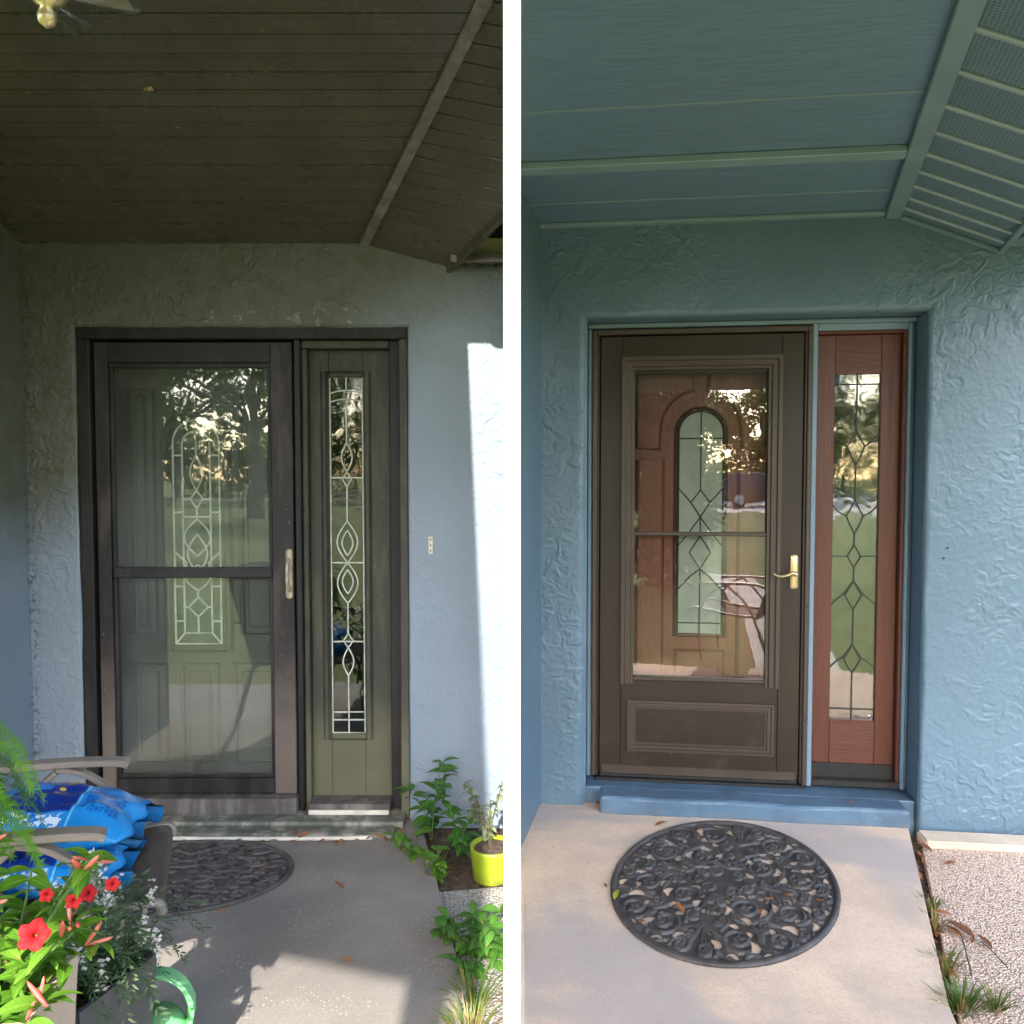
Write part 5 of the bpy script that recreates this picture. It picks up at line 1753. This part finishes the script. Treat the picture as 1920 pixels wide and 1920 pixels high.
# ------------------------------------------------------------------ fallen leaves, white rod, small debris
def fallen(px_, py_, size, ang, key, label, group, z=.003, tilt=.1):
    p = floor_at(px_, py_, z)
    o = add('fallen_leaf', LM[key], loc=(p.x, p.y, z + .002), rot=(random.uniform(-tilt, tilt), random.uniform(-tilt, tilt), R(ang)), scale=size)
    tag(o, label, 'leaf', group)
    return o
FG = 'fallen leaves on the beige porch floor and doormat'
for a in ((1152, 1688, .075, 70, 'yel', 'yellow-green fallen leaf lying across the left rim of the oval doormat', .012),
          (1283, 1712, .06, 112, 'dead', 'orange fallen leaf on the oval doormat, below its centre left', .012),
          (1195, 1732, .032, 10, 'dead', 'small orange fallen leaf near the lower left rim of the oval doormat', .012),
          (1421, 1716, .04, 45, 'dead', 'orange fallen leaf on the lower right part of the oval doormat', .012),
          (1434, 1688, .035, 5, 'dead', 'orange fallen leaf right of the centre of the oval doormat', .012),
          (1488, 1684, .035, 150, 'dead', 'orange fallen leaf on the right half of the oval doormat', .012),
          (1546, 1691, .032, 170, 'dead', 'orange fallen leaf by the right rim of the oval doormat', .012),
          (1228, 1549, .06, 20, 'dead', 'curled brown fallen leaf beside the blue step, behind the doormat', .003),
          (1118, 1510, .045, 60, 'dead', 'orange fallen leaf at the left end of the blue step', .003),
          (1137, 1665, .03, 100, 'brown', 'small pale fallen leaf left of the oval doormat', .003)):
    fallen(a[0], a[1], a[2], a[3], a[4], a[5], FG, z=a[6])
FP = 'brown fallen leaves on the pebbled pad'
for a in ((1748, 1598, .075, 118, 'brown', 'brown fallen leaf leaning on the pale kerb block'), (1770, 1620, .06, 10, 'dead', 'tan fallen leaf just below the pale kerb block'),
          (1729, 1650, .075, 95, 'dead', 'orange fallen leaf upright in the joint under the kerb block'), (1785, 1716, .065, 160, 'dead', 'tan fallen leaf in the middle of the pebbled pad'),
          (1806, 1758, .07, 115, 'dead', 'orange fallen leaf on the lower half of the pebbled pad'), (1828, 1760, .10, 120, 'brown', 'large brown fallen leaf on the pebbled pad'),
          (1822, 1770, .04, 60, 'brown', 'small brown leaf beside the large brown leaf on the pebbled pad'), (1860, 1780, .07, 100, 'brown', 'dark brown fallen leaf near the right edge of the pebbled pad'),
          (1800, 1812, .09, 165, 'brown', 'brown fallen leaf above the corner grass tuft'), (1795, 1835, .06, 100, 'dead', 'orange leaf in the grass at the lower right corner')):
    fallen(a[0], a[1], a[2], a[3], a[4], a[5], FP, z=-.030)
rj = random.Random(9)
for k in range(26):                               # litter in the joint beside the beige slab
    t = rj.random()
    p0, p1 = floor_at(1714, 1590, -.05), floor_at(1772, 1850, -.05)
    p = p0.lerp(p1, t)
    o = add('fallen_leaf', LM['brown' if rj.random() < .6 else 'dead'], loc=(p.x + rj.uniform(.0, .025), p.y, -.048 + rj.uniform(0, .012)), rot=(rj.uniform(-.5, .5), rj.uniform(-.5, .5), rj.uniform(0, 6.28)), scale=rj.uniform(.025, .05))
    tag(o, 'small brown dead leaf in the dark joint beside the beige slab', 'leaf', 'dead leaves in the slab joint')
for k in range(40):                               # litter along the old step
    x = rj.uniform(-1.45, -.40)
    y = 3.287 + rj.uniform(-.02, .015) if x < -.58 else 3.25 + rj.uniform(-.10, .10)
    o = add('fallen_leaf', LM['brown' if rj.random() < .5 else 'dead'], loc=(x, y, .003 + rj.uniform(0, .012) - (.03 if x > -.40 else 0)), rot=(rj.uniform(-.5, .5), rj.uniform(-.4, .4), rj.uniform(0, 6.28)), scale=rj.uniform(.025, .055))
    tag(o, 'dead brown leaf in the litter along the foot of the old step', 'leaf', 'dead leaves along the old step')
for a in ((645, 1668, .055, 140, 'brown', 'single brown leaf lying on the open grey concrete'), (660, 1805, .04, 150, 'dead', 'small reddish leaf on the grey concrete above the sunlit patch'),
          (408, 1712, .045, 10, 'dead', 'brown leaf at the lower rim of the half hidden doormat'), (490, 1632, .04, 40, 'dead', 'tan leaf on the right half of the half hidden doormat')):
    fallen(a[0], a[1], a[2], a[3], a[4], a[5], 'stray leaves on the grey porch floor', z=.004 if a[1] != 1632 else .012)
p = floor_at(1602, 1462, .128); o = add('fallen_leaf', LM['dead'], loc=(1.412, 3.60, .126), rot=(.1, .1, R(80)), scale=.035); tag(o, 'orange leaf on the black sill under the red-brown sidelight', 'leaf', 'fallen leaves by the new door')
o = add('fallen_leaf', LM['dead'], loc=(1.49, 3.475, .085), rot=(.1, .2, R(10)), scale=.03); tag(o, 'red-brown leaf on the right end of the blue step', 'leaf', 'fallen leaves by the new door')
b = new(); sweep(b, catmull([(-1.50, 3.283, .012), (-1.1, 3.279, .012), (-.8, 3.281, .012), (-.585, 3.290, .012)], 6), circ(.009, 8))
tag(obj('plastic_rod', b, MT['pvc'], smooth=True), 'thin white plastic rod lying along the foot of the old step', 'rod')
b = new(); sweep(b, catmull([floor_at(1775, 1735, -.02), floor_at(1800, 1750, -.015), floor_at(1815, 1800, -.02), floor_at(1822, 1830, -.02)], 6), circ(.0025, 6))
tag(obj('twig', b, MT['stem_brown']), 'thin curved brown twig on the pebbled pad', 'twig')
b = new(); sweep(b, catmull([floor_at(1840, 1765, -.02), floor_at(1862, 1785, -.016), floor_at(1890, 1815, -.02)], 6), circ(.002, 6))
tag(obj('twig', b, MT['stem_brown']), 'thin straight twig by the right edge of the pebbled pad', 'twig')
# insect nests and cocoons stuck to the old ceiling
MT['mud'] = simple('dried_mud_nest', (.30, .22, .15), .9, .3, 60, .8, 90, dist=.004)
def nest(x, y, r_, label, n=5):
    s = 1.02
    for k in range(8):                           # pixel to the sloping ceiling plane
        s = 3.49 - (1500 * (CZ + SL * s - EYE) / max(1, (895 - y)))
    Y = 3.49 - s
    X = (x - 960) / 1500 * Y
    b = new()
    q = random.Random(int(x))
    for k in range(n):
        bb = new()
        bmesh.ops.create_icosphere(bb, subdivisions=2, radius=r_ * q.uniform(.4, .8))
        for v in bb.verts:
            v.co *= q.uniform(.8, 1.15)
        merge(b, bb, Matrix.Translation((q.uniform(-1.6, 1.6) * r_, q.uniform(-.8, .8) * r_, q.uniform(-.3, 0) * r_)))
    o = obj('insect_nest', b, MT['mud'], None, loc=(X, Y, CZ + SL * s - .002))
    tag(o, label, 'insect nest', 'insect nests on the brown ceiling')
nest(296, 182, .010, 'dried mud nest stuck to the middle of the brown plank ceiling', 7)
nest(249, 242, .004, 'tiny pale cocoon below the mud nest on the brown ceiling', 2)
nest(348, 260, .004, 'tiny pale cocoon right of and below the mud nest on the ceiling', 2)
nest(512, 150, .004, 'tiny pale cocoon on the brown ceiling right of the mud nest', 2)
nest(502, 76, .004, 'tiny pale cocoon near the top of the brown ceiling', 2)
nest(70, 190, .004, 'tiny pale cocoon at the left side of the brown ceiling', 2)
nest(552, 295, .004, 'tiny pale cocoon low on the brown ceiling towards the grey trim', 2)
nest(738, 203, .004, 'tiny pale cocoon beside the grey angled trim of the ceiling', 2)

# ------------------------------------------------------------------ the yard behind the viewer (seen in the glass)
MT['bark'] = simple('grey_bark', (.13, .10, .075), .9, .3, 8, .8, 25, dist=.02)
MT['crown'] = leafmat('tree_leaf', (.045, .085, .018), (.11, .16, .03), .5, .55)
MT['crown2'] = leafmat('light_tree_leaf', (.08, .13, .022), (.17, .21, .04), .5, .55)
MT['ever'] = leafmat('evergreen_leaf', (.014, .030, .010), (.030, .055, .016), .5, .1)
def leaf_cloud(blobs, n, size, seed):
    r = np.random.default_rng(seed)
    V = []
    wts = np.array([b[3] ** 2 for b in blobs]); wts = wts / wts.sum()
    which = r.choice(len(blobs), n, p=wts)
    B = np.array(blobs)[which]
    d = r.normal(size=(n, 3)); d /= np.linalg.norm(d, axis=1)[:, None]
    rad = B[:, 3] * (.45 + .6 * r.random(n) ** .6)
    c = B[:, :3] + d * rad[:, None] * np.array([1, 1, .75])
    u = r.normal(size=(n, 3)); u /= np.linalg.norm(u, axis=1)[:, None]
    w = np.cross(u, r.normal(size=(n, 3))); w /= np.linalg.norm(w, axis=1)[:, None]
    s = size * r.uniform(.6, 1.3, n)[:, None]
    V = np.stack([c - u * s, c - w * s * .45, c + u * s, c + w * s * .45], 1).reshape(-1, 3)
    F = np.arange(n * 4).reshape(n, 4)
    return V, F
def tree(name, loc, h, spread, mat, label, seed, n=7000, leaf=.13, trunk_h=.35):
    t = empty(name, loc)
    tag(t, label, 'tree', 'trees across the yard')
    r = random.Random(seed)
    b = new()
    th = h * trunk_h
    sweep(b, catmull([(0, 0, -.2), (r.uniform(-.1, .1), 0, th * .5), (r.uniform(-.3, .3), r.uniform(-.2, .2), th)], 5), circ(h * .025, 9), up=(0, 1, 0), scales=[1.3 - .06 * i for i in range(11)])
    blobs = []
    for k in range(13):
        a = k * 2.4 + r.uniform(-.3, .3)
        rad = spread * (r.random() ** .6)
        z = h * r.uniform(trunk_h + .05, .92)
        rad *= 1.15 - abs(z / h - .6)
        p = Vector((math.cos(a) * rad, math.sin(a) * rad, z))
        blobs.append((p.x, p.y, p.z, h * r.uniform(.09, .17)))
        sweep(b, catmull([(0, 0, th * .9), (p.x * .4, p.y * .4, (th + p.z) / 2), tuple(p)], 4), circ(h * .009, 6), up=(.3, 1, 0), scales=[1.1 - .1 * i for i in range(9)])
    obj('trunk', b, MT['bark'], t)
    V, F = leaf_cloud(blobs, n, leaf, seed)
    me = bpy.data.meshes.new('crown'); me.from_pydata(V.tolist(), [], F.tolist()); me.materials.append(mat)
    add('crown', me, t)
    return t
TL = [((-24, -50, 0), 13, 5, 'crown', 'broad dark tree far left beyond the road'), ((-15, -57, 0), 15, 5.5, 'crown2', 'pale green tree beyond the road on the left'),
      ((-7, -58, 0), 11, 5, 'crown', 'round dark tree beyond the road behind the old porch'), ((-.5, -59, 0), 14, 5, 'crown', 'tall tree beyond the road in line with the white post'),
      ((5.2, -60, 0), 9, 4.6, 'crown2', 'low pale tree beyond the road behind the parked car'), ((10.5, -62, 0), 16, 4, 'crown2', 'tall thin tree beyond the road with sky around it'),
      ((16, -58, 0), 12, 5, 'crown', 'dark tree beyond the road on the right'), ((24, -60, 0), 13, 6, 'crown2', 'wide pale tree beyond the road far right'), ((33, -58, 0), 12, 6, 'crown', 'dark tree at the far right end of the road'),
      ((-35, -56, 0), 14, 6, 'crown', 'large dark tree at the far left end of the road'), ((-10, -24, 0), 10, 4.0, 'crown', 'spreading oak on the lawn left of the old porch'), ((-46, -58, 0), 14, 7, 'crown2', 'pale tree beyond the far left end of the road')]
for k, (loc, h, sp, mt, lab) in enumerate(TL):
    tree('oak_tree' if k != 5 else 'pine_tree', loc, h, sp, MT[mt], lab, 100 + k, n=6500, leaf=.20 if loc[1] < -40 else .12)
V, F = leaf_cloud([(x, -66 + rr.uniform(-2, 2), rr.uniform(1, 5.5), rr.uniform(2.4, 3.4)) for x in np.arange(-80, 75, 1.7)], 46000, .36, 77)
me = bpy.data.meshes.new('woodland'); me.from_pydata(V.tolist(), [], F.tolist()); me.materials.append(MT['crown'])
tag(add('woodland', me), 'dark wood edge behind the trees beyond the road', 'woodland', kind='stuff')
# dark columnar evergreen added to darken the bronze door's reflection
sh = empty('added_shrub', (.36, -4.7, -.09))
tag(sh, 'tall dark evergreen shrub added behind the viewer to darken the door glass reflection', 'shrub')
V, F = leaf_cloud([(rr.uniform(-.3, .3), rr.uniform(-.3, .3), z, .55) for z in np.linspace(.35, 2.75, 14)], 16000, .05, 55)
me = bpy.data.meshes.new('foliage'); me.from_pydata(V.tolist(), [], F.tolist()); me.materials.append(MT['ever'])
add('foliage', me, sh)
b = new(); sweep(b, [(0, 0, -.1), (0, 0, 1.5), (0, 0, 2.9)], circ(.05, 8), up=(0, 1, 0), scales=[1, .8, .3])
obj('trunk', b, MT['bark'], sh)
# parked dark sport-utility car
MT['car_paint'] = simple('black_car_paint', (.014, .015, .017), .18, .05, 3, 0, spec=.8)
MT['car_glass'] = simple('car_window_glass', (.02, .024, .026), .06, .05, 3, 0, spec=.9)
MT['tyre'] = simple('tyre_rubber', (.015, .015, .015), .8, .2, 20, .2)
MT['rim'] = simple('alloy_rim', (.45, .45, .46), .3, .05, 6, 0, metal=.8)
MT['lampw'] = simple('headlight_lens', (.7, .7, .68), .15, .05, 5, 0)
MT['lampr'] = simple('tail_light_lens', (.45, .01, .01), .2, .05, 5, 0)
car = empty('parked_car', (3.9, -38.5, -.075), (0, 0, R(4)))
tag(car, 'black sport-utility car parked on the driveway, reflected in the bronze door glass', 'car')
def loft(sections, bev=.05):
    b = new()
    rings = [[b.verts.new(p) for p in s] for s in sections]
    n = len(rings[0])
    for A, B in zip(rings, rings[1:]):
        for i in range(n):
            b.faces.new((A[i], A[(i + 1) % n], B[(i + 1) % n], B[i]))
    b.faces.new(rings[0][::-1]); b.faces.new(rings[-1])
    return b
def section(x, hw_, z0, z1, zs):
    return [(x, -hw_ * .9, z0), (x, -hw_, z0 + .15), (x, -hw_, zs), (x, -hw_ * .93, z1 - .03), (x, -hw_ * .8, z1), (x, hw_ * .8, z1), (x, hw_ * .93, z1 - .03), (x, hw_, zs), (x, hw_, z0 + .15), (x, hw_ * .9, z0)]
b = loft([section(-2.35, .80, .45, .95, .75), section(-2.28, .92, .32, 1.08, .85), section(-1.2, .95, .28, 1.10, .85), (section(.9, .95, .28, 1.10, .85)), section(1.6, .95, .28, 1.06, .82), section(2.25, .88, .32, .98, .78), section(2.38, .72, .42, .86, .70)])
obj('car_body', b, MT['car_paint'], car, smooth=False)
b = loft([[(-2.22, -.80, 1.08), (-2.22, .80, 1.08), (-2.05, .64, 1.70), (-2.05, -.64, 1.70)], [(-1.6, -.86, 1.09), (-1.6, .86, 1.09), (-1.7, .66, 1.77), (-1.7, -.66, 1.77)], [(.2, -.86, 1.09), (.2, .86, 1.09), (.0, .66, 1.77), (.0, -.66, 1.77)], [(1.05, -.82, 1.09), (1.05, .82, 1.09), (.40, .64, 1.68), (.40, -.64, 1.68)]])
obj('cabin', b, MT['car_paint'], car)
for s in (-1, 1):
    for x0, x1, t0, t1 in ((-1.95, -1.30, -1.90, -1.32), (-1.22, -.36, -1.24, -.38), (-.28, .78, -.30, .28)):
        b = new()
        prism(b, [(x0, s * .852, 1.14), (x1, s * .852, 1.14), (t1, s * .690, 1.66), (t0, s * .690, 1.66)], (0, s * .012, .004))
        obj('window', b, MT['car_glass'], car)
    for x in (-1.45, 1.48):
        b = new()
        lathe(b, [(0, -.11), (.30, -.11), (.37, -.09), (.37, .09), (.30, .11), (0, .11)], 24, Matrix.Translation((x, s * .86, .37)) @ Matrix.Rotation(R(90), 4, 'X'))
        wh = obj('wheel', b, MT['tyre'], car)
        b = new(); lathe(b, [(0, -.006), (.22, -.006), (.235, .004), (.1, .012), (0, .012)], 20, Matrix.Translation((x, s * .978, .37)) @ Matrix.Rotation(R(-90 * s), 4, 'X'))
        obj('rim', b, MT['rim'], wh)
    b = new(); bx(b, 2.14, 2.36, s * .70 - .12, s * .70 + .12, .74, .88, bev=.03); obj('headlight', b, MT['lampw'], car)
    b = new(); bx(b, -2.36, -2.22, s * .76 - .07, s * .76 + .07, .80, 1.02, bev=.02); obj('tail_light', b, MT['lampr'], car)
    b = new(); bx(b, .62, .82, s * 1.0 - .09, s * 1.0 + .09, 1.05, 1.2, bev=.03); obj('wing_mirror', b, MT['car_paint'], car)
    b = new(); sweep(b, [(-1.9, s * .6, 1.79), (-1.8, s * .6, 1.84), (.1, s * .6, 1.83), (.2, s * .6, 1.77)], rect(.02, .015)); obj('roof_rail', b, MT['rim'], car)
b = new(); prism(b, [(1.02, -.72, 1.13), (1.02, .72, 1.13), (.46, .58, 1.64), (.46, -.58, 1.64)], (.012, 0, .012)); obj('windscreen', b, MT['car_glass'], car)
